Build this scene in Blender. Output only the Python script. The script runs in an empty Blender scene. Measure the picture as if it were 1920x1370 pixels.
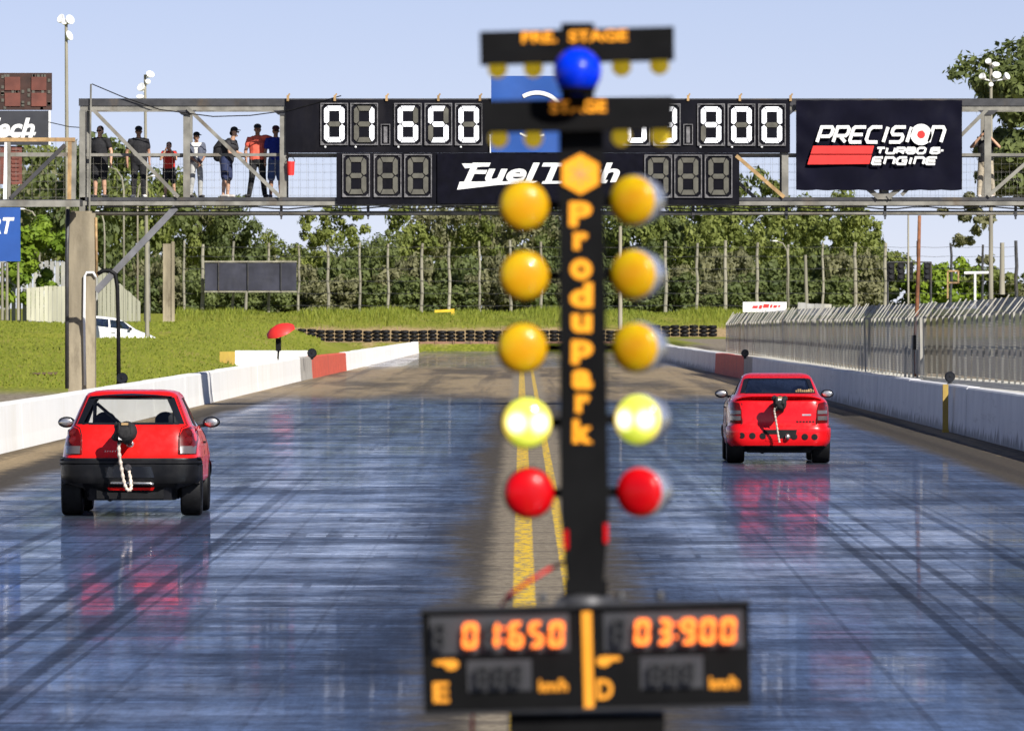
import bpy, bmesh, math, random
import numpy as np
from mathutils import Vector, Matrix
random.seed(7)
R = math.radians
S = bpy.context.scene
COL = S.collection
# ---------------------------------------------------------------- camera
F = 16000.0          # focal length in pixels of the 1920 wide photograph (about 300 mm)
CX, CY, CH = 977.0, 578.0, 2.5   # vanishing point of the strip, camera height
cd = bpy.data.cameras.new('camera')
cam = bpy.data.objects.new('camera', cd); COL.objects.link(cam)
cam.location = (0, 0, CH); cam.rotation_euler = (R(90), 0, 0)
cd.sensor_width = 36; cd.lens = 36 * F / 1920
cd.shift_x = -17 / 1920; cd.shift_y = -107 / 1920
cd.clip_start = 1; cd.clip_end = 20000
cd.dof.use_dof = True; cd.dof.focus_distance = 128; cd.dof.aperture_fstop = 16.5
S.camera = cam
# ---------------------------------------------------------------- sky and sun
SUN_EL, SUN_AZ = R(35), R(148)
w = bpy.data.worlds.new('World'); S.world = w; w.use_nodes = True
wn = w.node_tree; bg = wn.nodes['Background']
sky = wn.nodes.new('ShaderNodeTexSky'); sky.sky_type = 'NISHITA'; sky.sun_disc = False
sky.sun_elevation = SUN_EL; sky.sun_rotation = SUN_AZ
sky.air_density = 0.6; sky.dust_density = 0.0; sky.ozone_density = 3.0; sky.altitude = 0
tc = wn.nodes.new('ShaderNodeTexCoord'); mpg = wn.nodes.new('ShaderNodeMapping'); mpg.inputs[1].default_value = (0, 0, .027)
wn.links.new(tc.outputs['Generated'], mpg.inputs[0]); wn.links.new(mpg.outputs[0], sky.inputs[0])
tint = wn.nodes.new('ShaderNodeMix'); tint.data_type = 'RGBA'; tint.blend_type = 'MULTIPLY'; tint.inputs[0].default_value = 1
tint.inputs[7].default_value = (1.18, .9, .9, 1); wn.links.new(sky.outputs[0], tint.inputs[6])
wn.links.new(tint.outputs[2], bg.inputs[0]); bg.inputs[1].default_value = 0.078
sd = bpy.data.lights.new('sun', 'SUN'); sd.energy = 5.0; sd.angle = R(0.53); sd.color = (1, .955, .88)
so = bpy.data.objects.new('sun', sd); COL.objects.link(so)
sdir = Vector((math.sin(SUN_AZ) * math.cos(SUN_EL), math.cos(SUN_AZ) * math.cos(SUN_EL), math.sin(SUN_EL)))
so.rotation_euler = sdir.to_track_quat('Z', 'Y').to_euler(); so.location = sdir * 60
S.view_settings.view_transform = 'Standard'; S.view_settings.look = 'None'
S.view_settings.exposure = 0.45; S.view_settings.gamma = 1
# ---------------------------------------------------------------- helpers
def P(px, py, d):
    """the point seen at pixel (px, py) of the photograph at distance d"""
    return Vector(((px - CX) * d / F, d, CH - (py - CY) * d / F))
def PX(px, d): return (px - CX) * d / F
def PZ(py, d): return CH - (py - CY) * d / F

class MB:
    def __init__(s): s.v = []; s.f = []; s.m = []
    def add(s, vs, fs, m=0):
        b = len(s.v); s.v += [tuple(v) for v in vs]
        for f in fs: s.f.append([i + b for i in f]); s.m.append(m)
        return s
    def box(s, x0, x1, y0, y1, z0, z1, m=0):
        vs = [(x, y, z) for z in (z0, z1) for y in (y0, y1) for x in (x0, x1)]
        return s.add(vs, [(0,2,3,1),(4,5,7,6),(0,1,5,4),(2,6,7,3),(0,4,6,2),(1,3,7,5)], m)
    def bar(s, a, b, w, h=None, m=0, up=None):
        a, b = Vector(a), Vector(b); h = h or w; d = (b - a).normalized()
        u = Vector(up) if up else (Vector((0,0,1)) if abs(d.z) < .9 else Vector((0,1,0)))
        r = d.cross(u).normalized() * (w / 2); q = r.cross(d).normalized() * (h / 2)
        vs = [p + i * r + j * q for p in (a, b) for j in (-1, 1) for i in (-1, 1)]
        return s.add(vs, [(0,2,3,1),(4,5,7,6),(0,1,5,4),(2,6,7,3),(0,4,6,2),(1,3,7,5)], m)
    def tube(s, pts, r, n=8, m=0, cap=True, ell=None, ax=None):
        pts = [Vector(p) for p in pts]; k = len(pts)
        rs = r if isinstance(r, (list, tuple)) else [r] * k
        vs = []; ref = None
        for i, p in enumerate(pts):
            d = (pts[min(i+1, k-1)] - pts[max(i-1, 0)]).normalized()
            if ax is not None: u = Vector(ax) - d * d.dot(Vector(ax))
            elif ref is None: u = d.orthogonal()
            else: u = ref - d * d.dot(ref)
            u.normalize(); ref = u; q = d.cross(u)
            ra = rs[i] if not isinstance(rs[i], (tuple, list)) else rs[i][0]
            rb = rs[i] if not isinstance(rs[i], (tuple, list)) else rs[i][1]
            for j in range(n):
                t = 2 * math.pi * j / n
                vs.append(p + u * (ra * math.cos(t)) + q * (rb * math.sin(t)))
        fs = [(i*n+j, i*n+(j+1) % n, (i+1)*n+(j+1) % n, (i+1)*n+j) for i in range(k-1) for j in range(n)]
        if cap: fs += [tuple(range(n-1, -1, -1)), tuple((k-1)*n + j for j in range(n))]
        return s.add(vs, fs, m)
    def prism(s, poly, y0, y1, m=0, axis='y'):
        n = len(poly)
        g = {'y': lambda a, b, t: (a, t, b), 'x': lambda a, b, t: (t, a, b), 'z': lambda a, b, t: (a, b, t)}[axis]
        vs = [g(a, b, t) for t in (y0, y1) for a, b in poly]
        fs = [tuple(range(n)), tuple(range(2*n-1, n-1, -1))] + [(i, n+i, n+(i+1) % n, (i+1) % n) for i in range(n)]
        return s.add(vs, fs, m)
    def lathe(s, prof, c=(0,0,0), axis='z', n=24, m=0):
        k = len(prof); vs = []; c = Vector(c)
        for r, h in prof:
            for j in range(n):
                t = 2*math.pi*j/n; a, b = r*math.cos(t), r*math.sin(t)
                vs.append(c + Vector({'z': (a, b, h), 'y': (a, h, b), 'x': (h, a, b)}[axis]))
        fs = [(i*n+j, i*n+(j+1) % n, (i+1)*n+(j+1) % n, (i+1)*n+j) for i in range(k-1) for j in range(n)]
        if prof[0][0] > 1e-6: fs.append(tuple(range(n-1, -1, -1)))
        if prof[-1][0] > 1e-6: fs.append(tuple((k-1)*n+j for j in range(n)))
        return s.add(vs, fs, m)
    def ball(s, c, r, n=16, m=0, k=10):
        if not isinstance(r, (tuple, list)): r = (r, r, r)
        vs = []; fs = []
        for i in range(k+1):
            a = math.pi*i/k
            for j in range(n):
                t = 2*math.pi*j/n
                vs.append((c[0]+r[0]*math.sin(a)*math.cos(t), c[1]+r[1]*math.sin(a)*math.sin(t), c[2]+r[2]*math.cos(a)))
        fs = [(i*n+j, (i+1)*n+j, (i+1)*n+(j+1) % n, i*n+(j+1) % n) for i in range(k) for j in range(n)]
        return s.add(vs, fs, m)
    def grid(s, fn, nu, nv, m=0):
        vs = [fn(i/nu, j/nv) for j in range(nv+1) for i in range(nu+1)]
        fs = [(j*(nu+1)+i, j*(nu+1)+i+1, (j+1)*(nu+1)+i+1, (j+1)*(nu+1)+i) for j in range(nv) for i in range(nu)]
        return s.add(vs, fs, m)
    def rot(s, c, ang, axis='Y', i0=0):
        M = Matrix.Rotation(ang, 3, axis); c = Vector(c)
        s.v = s.v[:i0] + [tuple(M @ (Vector(v) - c) + c) for v in s.v[i0:]]; return s
    def build(s, name, mats, parent=None, smooth=None, weld=True, recalc=True):
        me = bpy.data.meshes.new(name)
        off = Vector((0,0,0)); q = parent
        while q is not None: off += q.location; q = q.parent
        me.from_pydata([tuple(Vector(v) - off) for v in s.v], [], s.f)
        if not isinstance(mats, (list, tuple)): mats = [mats]
        for x in mats: me.materials.append(x)
        me.polygons.foreach_set('material_index', s.m)
        if weld or recalc:
            bm = bmesh.new(); bm.from_mesh(me)
            if weld: bmesh.ops.remove_doubles(bm, verts=bm.verts, dist=1e-5)
            if recalc: bmesh.ops.recalc_face_normals(bm, faces=bm.faces)
            bm.to_mesh(me); bm.free()
        if smooth:
            me.polygons.foreach_set('use_smooth', [True]*len(me.polygons))
            if smooth is not True: me.set_sharp_from_angle(angle=R(smooth))
        o = bpy.data.objects.new(name, me); COL.objects.link(o); o.parent = parent
        return o

def tag(o, label=None, cat=None, group=None, kind=None):
    if label: o['label'] = label
    if cat: o['category'] = cat
    if group: o['group'] = group
    if kind: o['kind'] = kind
    return o
def thing(name, label, cat, loc=(0,0,0), group=None):
    o = bpy.data.objects.new(name, None); COL.objects.link(o); o.location = loc
    o.empty_display_size = .2
    return tag(o, label, cat, group)
def dup(root, loc, rz=0, label=None, sc=None, group=None):
    def cp(o, par):
        c = o.copy(); COL.objects.link(c); c.parent = par
        for ch in list(o.children): cp(ch, c)
        return c
    r = cp(root, None); r.location = loc; r.rotation_euler = (0, 0, rz)
    if sc: r.scale = sc
    if label: r['label'] = label
    if group: r['group'] = group
    return r
def new_from_eval(o):
    dg = bpy.context.evaluated_depsgraph_get()
    return bpy.data.meshes.new_from_object(o.evaluated_get(dg), preserve_all_data_layers=True, depsgraph=dg)

def text(mb, s, c, w=None, h=None, shear=0, bold=0, m=0, roll=0, ext=0.0):
    """lettering on the plane facing the camera, centred at c"""
    cu = bpy.data.curves.new('t', 'FONT'); cu.body = s; cu.shear = shear; cu.offset = bold; cu.fill_mode = 'FRONT'
    cu.resolution_u = 4
    o = bpy.data.objects.new('t', cu); COL.objects.link(o)
    dg = bpy.context.evaluated_depsgraph_get(); dg.update()
    me = bpy.data.meshes.new_from_object(o.evaluated_get(dg))
    vs = np.array([v.co[:] for v in me.vertices]); fs = [list(p.vertices) for p in me.polygons]
    bpy.data.objects.remove(o); bpy.data.curves.remove(cu); bpy.data.meshes.remove(me)
    lo, hi = vs.min(0), vs.max(0); sz = hi - lo
    sx = w / sz[0] if w else h / sz[1]; sy = h / sz[1] if h else sx
    ca, sa = math.cos(roll), math.sin(roll); out = []
    for v in vs:
        x = (v[0] - (lo[0]+hi[0])/2) * sx; z = (v[1] - (lo[1]+hi[1])/2) * sy
        out.append((c[0] + x*ca - z*sa, c[1], c[2] + x*sa + z*ca))
    i0 = len(mb.v)
    mb.add(out, fs, m)
    if ext:      # give the letters a real thickness: a back copy and sides come from a solid extrusion
        n = len(out); mb.add([(x, y + ext, z) for x, y, z in out], [f[::-1] for f in fs], m)
        cnt = {}
        for f in fs:
            for a, b in zip(f, f[1:] + f[:1]): cnt[(a, b)] = 1
        for (a, b) in cnt:
            if (b, a) not in cnt: mb.f.append([i0+a, i0+n+a, i0+n+b, i0+b]); mb.m.append(m)
    return mb

def stroke(mb, pts, t, y, m=0, closed=False):
    """a mitred flat stroke in the xz plane"""
    n = len(pts); L = []; Rr = []
    for i in range(n):
        p = Vector(pts[i]).to_2d() if len(pts[i]) == 3 else Vector(pts[i])
        a = Vector(pts[i-1]) if (i or closed) else None
        b = Vector(pts[(i+1) % n]) if (i < n-1 or closed) else None
        d1 = (p - a).normalized() if a is not None else None
        d2 = (b - p).normalized() if b is not None else None
        if d1 is None: d1 = d2
        if d2 is None: d2 = d1
        nn = Vector((-(d1+d2).y, (d1+d2).x)); nn.normalize()
        k = max(.35, nn.dot(Vector((-d1.y, d1.x))))
        L.append(p + nn * (t/2/k)); Rr.append(p - nn * (t/2/k))
    vs = [(q.x, y, q.y) for q in L + Rr]; e = n if closed else n-1
    mb.add(vs, [(i, (i+1) % n, n+(i+1) % n, n+i) for i in range(e)], m)

# ---------------------------------------------------------------- materials
class NG:
    def __init__(s, name):
        s.mat = bpy.data.materials.new(name); s.mat.use_nodes = True; s.t = s.mat.node_tree
        s.b = s.t.nodes['Principled BSDF']; s.out = s.t.nodes['Material Output']
    def n(s, typ, **kw):
        x = s.t.nodes.new(typ)
        for k, v in kw.items(): setattr(x, k, v)
        return x
    def lk(s, a, b): s.t.links.new(a, b)
    def put(s, sock, v):
        if isinstance(v, bpy.types.NodeSocket): s.lk(v, sock)
        elif v is not None:
            try: sock.default_value = v
            except Exception: sock.default_value = (*v, 1) if len(v) == 3 else v
    def co(s, kind='Object'): return s.n('ShaderNodeTexCoord').outputs[kind]
    def mp(s, v, sc=(1,1,1), loc=(0,0,0)):
        x = s.n('ShaderNodeMapping'); s.lk(v, x.inputs[0]); x.inputs[3].default_value = sc; x.inputs[1].default_value = loc
        return x.outputs[0]
    def noise(s, v, sc=5, det=3, rough=.55, col=False, dist=0):
        x = s.n('ShaderNodeTexNoise'); s.lk(v, x.inputs['Vector']); x.inputs['Scale'].default_value = sc
        x.inputs['Detail'].default_value = det; x.inputs['Roughness'].default_value = rough; x.inputs['Distortion'].default_value = dist
        return x.outputs['Color' if col else 0]
    def math(s, op, a, b=0.0, c=None, clamp=False):
        x = s.n('ShaderNodeMath', operation=op, use_clamp=clamp); s.put(x.inputs[0], a); s.put(x.inputs[1], b)
        if c is not None: s.put(x.inputs[2], c)
        return x.outputs[0]
    def sm(s, v, a, b, o0=0.0, o1=1.0):
        x = s.n('ShaderNodeMapRange', interpolation_type='SMOOTHSTEP'); s.put(x.inputs[0], v)
        for i, q in enumerate((a, b, o0, o1)): s.put(x.inputs[i+1], q)
        return x.outputs[0]
    def mix(s, f, a, b, mode='MIX'):
        x = s.n('ShaderNodeMix', data_type='RGBA', blend_type=mode); s.put(x.inputs[0], f)
        for q, i in ((a, 6), (b, 7)):
            if isinstance(q, (tuple, list)) and len(q) == 3: q = (*q, 1)
            s.put(x.inputs[i], q)
        return x.outputs[2]
    def set(s, **kw):
        for k, v in kw.items():
            k = k.replace('_', ' ').title().replace('Ior', 'IOR')
            if isinstance(v, (tuple, list)) and len(v) == 3: v = (*v, 1)
            s.put(s.b.inputs[k], v)
        return s
    def bump(s, h, st=.3, dist=.02):
        x = s.n('ShaderNodeBump'); s.lk(h, x.inputs['Height']); x.inputs['Strength'].default_value = st; x.inputs['Distance'].default_value = dist
        s.lk(x.outputs[0], s.b.inputs['Normal']); return s

def mat(name, c, rough=.6, metal=0, var=.25, sc=3, dirt=None, dsc=1.2, spec=.5, coat=0, bump=0, streak=False):
    """painted, metal, cloth or concrete surface with uneven colour and gloss"""
    g = NG(name); co = g.co()
    v = g.mp(co, (1,1,.15)) if streak else co
    nz = g.noise(v, sc, 5)
    col = g.mix(g.sm(nz, .3, .7), tuple(x*(1-var) for x in c), tuple(min(1, x*(1+var*.6)) for x in c))
    if dirt:
        nd = g.noise(g.mp(co, (1,1,.3), (3,7,1)), dsc, 6, .65)
        col = g.mix(g.sm(nd, .5, .75), col, dirt)
    g.set(base_color=col, metallic=metal, roughness=g.sm(g.noise(co, sc*2.3, 3), .2, .8, max(0, rough-.1), min(1, rough+.12)))
    g.b.inputs['Specular IOR Level'].default_value = spec
    if coat: g.b.inputs['Coat Weight'].default_value = coat; g.b.inputs['Coat Roughness'].default_value = .04
    if bump: g.bump(g.noise(co, sc*6, 4), bump)
    return g.mat
def emit(name, c, st, base=None, rough=.4):
    g = NG(name); n = g.noise(g.co(), 14, 2)
    g.set(base_color=base or c, roughness=rough, emission_color=c, emission_strength=g.sm(n, .2, .8, st*.8, st*1.15))
    return g.mat

M = {}
M['black'] = mat('black_paint', (.012,.012,.014), .45, var=.3)
M['board'] = mat('board_black', (.006,.006,.010), .75, var=.35, sc=1.2, dirt=(.014,.013,.016), spec=.1)
M['boarddark'] = mat('panel_navy_black', (.003,.003,.008), .7, var=.3, spec=.1)
M['frame'] = mat('digit_frame', (.16,.155,.16), .55, var=.4, sc=9)
M['dimseg'] = mat('dim_segment', (.105,.1,.08), .7, var=.25, sc=4)
M['glowseg'] = emit('lit_segment', (.92,.94,1), .55, (.8,.8,.82))  # white board segments with a weak glow of their own
M['white'] = mat('white_paint', (.8,.8,.8), .5, var=.06)
M['whitetxt'] = mat('white_lettering', (.85,.85,.83), .5, var=.04)
M['steel'] = mat('galvanised_steel', (.235,.225,.195), .6, .15, var=.35, sc=2.5, dirt=(.13,.10,.07))
M['steelm'] = mat('grey_painted_steel', (.17,.17,.185), .5, .1, var=.2, dirt=(.1,.09,.08))
M['steeld'] = mat('dark_steel', (.06,.06,.065), .5, .3, var=.3, dirt=(.12,.09,.06))
M['rust'] = mat('rusty_steel', (.23,.09,.04), .8, .1, var=.5, sc=4, dirt=(.3,.2,.12))
M['orust'] = mat('primer_steel', (.42,.27,.12), .7, .1, var=.35, sc=5, dirt=(.2,.12,.07))
M['conc'] = mat('concrete', (.33,.28,.195), .88, var=.4, sc=1.6, dirt=(.13,.105,.07), dsc=1.8, bump=.35, streak=True)
M['rubber'] = mat('rubber', (.007,.007,.008), .6, var=.4, sc=8, spec=.2)
M['skin'] = mat('skin', (.55,.32,.21), .55, var=.12, sc=9)
M['skind'] = mat('tan_skin', (.36,.19,.12), .55, var=.12, sc=9)
M['glassdark'] = mat('dark_plastic', (.01,.011,.014), .18, var=.2)
M['yellow'] = mat('yellow_paint', (.75,.5,.03), .5, var=.15)
M['orange'] = mat('orange_lettering', (.85,.33,.015), .5, var=.06)
M['amberhi'] = emit('orange_glow_lettering', (1,.33,.01), .25, (.85,.33,.01))  # printed lettering given a faint added glow; it is no lamp
# ---------------------------------------------------------------- the ground and the strip
def lerp(tab, d):
    if d <= tab[0][0]: return tab[0][1] + (tab[1][1]-tab[0][1])*(d-tab[0][0])/(tab[1][0]-tab[0][0])
    for (a, va), (b, vb) in zip(tab, tab[1:]):
        if d <= b: return va + (vb-va)*(d-a)/(b-a)
    return tab[-1][1]
def ss(a, b, x):
    t = min(1, max(0, (x-a)/(b-a))); return t*t*(3-2*t)
LW = [(40,-9.98),(147,-8.96),(294,-7.6),(342,-7.0),(476,-5.71),(520,-5.3)]
RW = [(40,9.1),(140,8.87),(229,8.42),(296,8.0),(330,7.5),(404,6.8),(480,6.1),(520,5.8)]
def GZ(x, d):
    l, r = lerp(LW, d), lerp(RW, d)
    z = -.08
    z += ss(1.2, 7.5, l - x) * (1.8 * ss(235, 420, d) * (1 - .62*ss(430, 496, d)) + .02)
    z += ss(.35, .9, x - r) * .9
    z -= .85 * ss(4.2, 2.6, abs(x+17.4)) * ss(7, 2.5, abs(d-364.5))
    if d > 499:
        bank = .5 + 1.65 * ss(503, 540, d)
        z = max(z, bank) if -60 < x < 60 else max(z, bank)
    return z
xs = [-5000,-1800,-700,-300,-150,-90] + list(np.arange(-60,-20,2)) + list(np.arange(-20,20,.4)) + list(np.arange(20,61,2)) + [90,150,300,700,1800,5000]
ys = [-400,-50,20,60,100] + list(np.arange(130,346,8)) + list(np.arange(350,378,1.5)) + list(np.arange(380,470,8)) + list(np.arange(470,560,1.5)) + [600,700,900,1400,2500,5000,9000]
gm = MB()
gm.add([(x, y, GZ(x, y)) for y in ys for x in xs],
       [(j*len(xs)+i, j*len(xs)+i+1, (j+1)*len(xs)+i+1, (j+1)*len(xs)+i) for j in range(len(ys)-1) for i in range(len(xs)-1)])
g = NG('grass_and_dirt'); co = g.co(); sp = g.n('ShaderNodeSeparateXYZ'); g.lk(co, sp.inputs[0]); X, Y = sp.outputs[0], sp.outputs[1]
n1 = g.noise(g.mp(co, (1,.25,1)), .6, 6, .65); n2 = g.noise(g.mp(co, (1,.3,1)), 6, 4); n3 = g.noise(g.mp(co, (1,.2,1)), .18, 3)
grass = g.mix(g.sm(n2, .3, .72), (.125,.15,.014), (.27,.285,.04))
grass = g.mix(g.sm(n1, .5, .72), grass, (.30,.25,.07)); grass = g.mix(g.math('MULTIPLY', g.sm(n3, .42, .62), .6), grass, (.24,.25,.035))
dirt = g.mix(g.sm(n2, .3, .7), (.33,.23,.11), (.46,.34,.18))
gravel = g.mix(g.sm(n2, .3, .7), (.17,.14,.10), (.30,.26,.2))
wob = g.math('MULTIPLY', g.math('SUBTRACT', n1, .5), 14)
fd = g.math('MULTIPLY', g.sm(g.math('ADD', Y, wob), 499, 503), g.sm(g.math('ADD', Y, wob), 524, 519))
c = g.mix(fd, grass, dirt)
wl = g.math('ADD', g.math('SUBTRACT', X, g.math('MULTIPLY', Y, .0099)), 10.42)      # distance from the left wall
wob2 = g.math('MULTIPLY', g.math('SUBTRACT', n1, .5), 1.6)
nearw = g.math('MULTIPLY', g.sm(g.math('ADD', wl, wob2), -2.0, -1.2), g.sm(Y, 420, 380))
gv = g.math('MAXIMUM', nearw, g.sm(g.math('ADD', Y, wob), 262, 246))
right = g.sm(X, 8, 9)
gv = g.math('MAXIMUM', gv, g.math('MULTIPLY', right, g.sm(Y, 480, 460)))
gv = g.math('MULTIPLY', gv, g.sm(g.math('ADD', g.math('ABSOLUTE', X), wob), 34, 26))
c = g.mix(gv, c, gravel)
g.set(base_color=c, roughness=.95); g.b.inputs['Specular IOR Level'].default_value = .1; g.bump(n2, .6, .1)
M['ground'] = g.mat
tag(gm.build('ground', g.mat, smooth=True), kind='structure')

# the strip: two glossy rubbered lanes, a bare concrete median, tan shut-down area
g = NG('drag_strip_surface'); co = g.co(); sp = g.n('ShaderNodeSeparateXYZ'); g.lk(co, sp.inputs[0]); X, Y = sp.outputs[0], sp.outputs[1]
ax = g.math('ABSOLUTE', g.math('SUBTRACT', X, .2))
nA = g.noise(g.mp(co, (.5,.06,1)), 1, 5, .6); nB = g.noise(g.mp(co, (1,.5,1)), 2.2, 5, .65)
wa = g.math('MULTIPLY', g.math('SUBTRACT', nA, .5), 1.3)
wb = g.math('MULTIPLY', g.math('SUBTRACT', nB, .5), .9)
inner = g.sm(g.math('ADD', g.math('ADD', ax, wb), g.math('MULTIPLY', wa, .6)), .55, 1.15)
outer = g.sm(g.math('ADD', g.math('ABSOLUTE', X), g.math('MULTIPLY', wa, .8)), 7.35, 6.75)
endn = g.noise(g.mp(co, (.25,.02,1), (5,2,0)), 1, 5, .6)
ye = g.math('ADD', Y, g.math('MULTIPLY', g.math('SUBTRACT', endn, .5), 46))
lane = g.math('MULTIPLY', g.math('MULTIPLY', inner, outer), g.sm(ye, 262, 208))
# colours
track = g.noise(g.mp(co, (3.2,.006,1)), 1, 5, .6)
track2 = g.noise(g.mp(co, (1.1,.004,1), (4,0,0)), 1, 3, .5)
cross = g.noise(g.mp(co, (.06,1.6,1)), 1, 5, .65)
fine = g.noise(g.mp(co, (6,1.5,1)), 2, 6, .7)
rub = g.mix(g.sm(track, .35, .65), (.008,.010,.018), (.016,.019,.032))
rub = g.mix(g.math('MULTIPLY', g.sm(cross, .5, .7), .4), rub, (.03,.033,.045))
conc = g.mix(g.sm(fine, .3, .7), (.19,.155,.11), (.34,.29,.21))
conc = g.mix(g.sm(cross, .45, .7), conc, (.12,.1,.08))
asph = g.mix(g.sm(fine, .3, .7), (.05,.043,.035), (.085,.073,.058))
tan = g.mix(g.sm(fine, .3, .7), (.23,.17,.10), (.37,.285,.17))
tan = g.mix(g.sm(g.noise(g.mp(co, (.25,.02,1)), 1, 5, .65), .42, .62), tan, (.105,.083,.058)); tan = g.mix(g.math('MULTIPLY', g.sm(g.noise(g.mp(co, (1.4,.012,1)), 1, 4, .6), .5, .66), .55), tan, (.06,.05,.04))
med = g.sm(g.math('ADD', ax, g.math('MULTIPLY', wb, .35)), .62, .38)
edge = g.sm(g.math('ADD', X, wb), 8.1, 8.35)
edgel = g.sm(g.math('ADD', X, wb), -7.7, -8.2)
c = g.mix(g.sm(ye, 215, 250), asph, tan)
c = g.mix(g.math('MULTIPLY', g.math('MAXIMUM', edge, edgel), g.sm(Y, 260, 240)), c, tan)
foot_shade = g.math('MULTIPLY', g.sm(g.math('ADD', g.math('ABSOLUTE', X), wb), 8.5, 8.75), .6)  # dark strip at both wall feet, painting in the right wall's shadow
c = g.mix(foot_shade, c, (.04,.033,.025))
c = g.mix(g.math('MULTIPLY', med, .85), c, conc)
c = g.mix(lane, c, rub)
smear = g.math('MULTIPLY', g.sm(track2, .55, .66), g.sm(ye, 330, 180))
c = g.mix(g.math('MULTIPLY', smear, .3), c, (.012,.012,.015))
# yellow lines, worn
def line(x0, x1):
    xw = g.math('ADD', X, g.math('MULTIPLY', g.math('SUBTRACT', fine, .5), .05))
    return g.math('MULTIPLY', g.sm(xw, x0-.012, x0+.012), g.sm(xw, x1+.012, x1-.012))
ln = g.math('MAXIMUM', line(-.07,.125), line(.38,.5))
worn = g.sm(g.noise(g.mp(co, (7,1.6,1)), 1.3, 6, .7), .42, .56)
ln = g.math('MULTIPLY', g.math('MULTIPLY', ln, g.math('MULTIPLY_ADD', worn, .75, .2)), g.sm(Y, 352, 345))
c = g.mix(ln, c, (.72,.47,.035))
# gloss and the ripples left across the lanes
rip = g.noise(g.mp(co, (.05,.85,1)), 1, 3, .6); rip2 = g.noise(g.mp(co, (.14,3.1,1), (3,1,0)), 1, 3, .6); rip3 = g.noise(g.mp(co, (1.2,.9,1)), 1, 3, .5)
def cen(v, a): return g.math('MULTIPLY', g.math('SUBTRACT', v, .5), a)
ty = g.math('ADD', cen(rip, .007), cen(rip2, .009)); tx = cen(rip3, .008)
far = g.sm(Y, 345, 375)
gl = g.math('MAXIMUM', g.math('MAXIMUM', lane, g.math('MULTIPLY', far, .9)), g.math('MULTIPLY', g.sm(Y, 200, 240), .17))
ty = g.math('MULTIPLY', ty, g.math('MULTIPLY_ADD', far, -.4, 1))
cx = g.n('ShaderNodeCombineXYZ'); g.lk(tx, cx.inputs[0]); g.lk(ty, cx.inputs[1]); cx.inputs[2].default_value = 1
nv = g.n('ShaderNodeVectorMath', operation='NORMALIZE'); g.lk(cx.outputs[0], nv.inputs[0])
g.lk(nv.outputs[0], g.b.inputs['Normal'])
g.set(base_color=c, roughness=.8)
wv_ = g.n('ShaderNodeCombineXYZ'); xb = g.math('ADD', X, g.math('MULTIPLY', g.math('SINE', g.math('MULTIPLY', Y, .045)), .09)); g.lk(xb, wv_.inputs[0]); g.lk(Y, wv_.inputs[1])
band1 = g.sm(g.noise(g.mp(co, (.11,.42,1), (9,3,0)), 1, 5, .68, dist=.35), .42, .6); band2 = g.sm(g.noise(g.mp(co, (.2,2.0,1), (2,8,0)), 1, 6, .72, dist=.2), .38, .64)
def contour(sc_, loc_, det, w0, w1):      # thin wandering lines
    v_ = g.noise(g.mp(co, sc_, loc_), 1, det, .6); return g.sm(g.math('ABSOLUTE', g.math('SUBTRACT', v_, .5)), w1, w0)
lines = g.math('MAXIMUM', g.math('MAXIMUM', contour((.10,.35,1), (0,0,0), 4, .02, .06), contour((.16,.9,1), (5,5,0), 4, .035, .10)), g.math('MULTIPLY', contour((1.6,.010,1), (2,3,0), 3, .012, .035), .9))
lines = g.math('MULTIPLY', lines, g.sm(g.noise(g.mp(co, (.5,.2,1), (8,8,0)), 1, 4, .7), .38, .6))
brush = g.noise(g.mp(co, (3.6,.10,1)), 1, 6, .75)
patch = g.sm(g.noise(g.mp(co, (.3,.03,1), (6,1,0)), 1, 4, .6), .35, .65); grit = g.noise(g.mp(co, (5,1.1,1)), 2, 5, .75)
tyre = g.math('MULTIPLY', g.sm(g.noise(g.mp(wv_.outputs[0], (1.35,.0035,1), (1,5,0)), 1, 4, .6), .53, .68), .5)
fadey = g.sm(Y, 170, 70)
for xc, hw, st_ in ((-5.36,.07,.8),(-5.14,.03,.7),(-3.98,.09,.95),(-3.72,.04,.8),(-3.3,.08,.9),(-3.12,.025,.7),(-4.6,.025,.6),(-4.3,.02,.5),(-2.6,.025,.4),(-6.1,.04,.6),(3.36,.06,.95),(3.55,.03,.8),(3.88,.05,.8),(4.82,.07,.9),(5.0,.03,.7),(5.5,.03,.6),(2.55,.025,.5),(6.2,.04,.6),(4.2,.02,.5),(-1.6,.02,.3),(1.7,.02,.3)):
    dist_ = g.math('ABSOLUTE', g.math('SUBTRACT', g.math('ADD', xb, g.math('MULTIPLY', g.math('SUBTRACT', grit, .5), .05)), xc))
    tyre = g.math('MAXIMUM', tyre, g.math('MULTIPLY', g.math('MULTIPLY', g.sm(dist_, hw*1.25, hw*.6), fadey), st_))
dark = g.math('MAXIMUM', g.math('MULTIPLY', tyre, .8), g.math('MULTIPLY', g.sm(g.math('ADD', ax, wb), 1.9, 1.0), .7))
dull = g.math('MULTIPLY', g.math('MULTIPLY_ADD', band1, .6, .36), g.math('MULTIPLY_ADD', band2, .35, .65))
dull = g.math('MULTIPLY', g.math('ADD', dull, g.math('MULTIPLY', far, .5)), g.math('SUBTRACT', 1, dark))
dull = g.math('MULTIPLY', dull, g.math('MULTIPLY', g.math('MULTIPLY_ADD', g.sm(grit, .3, .62), .4, .7), g.math('MULTIPLY_ADD', lines, -.8, 1)))
sv = g.math('MULTIPLY_ADD', g.sm(g.noise(g.mp(co, (.16,1.1,1), (7,7,0)), 1, 6, .75, dist=.3), .36, .64), .5, .62)
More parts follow.
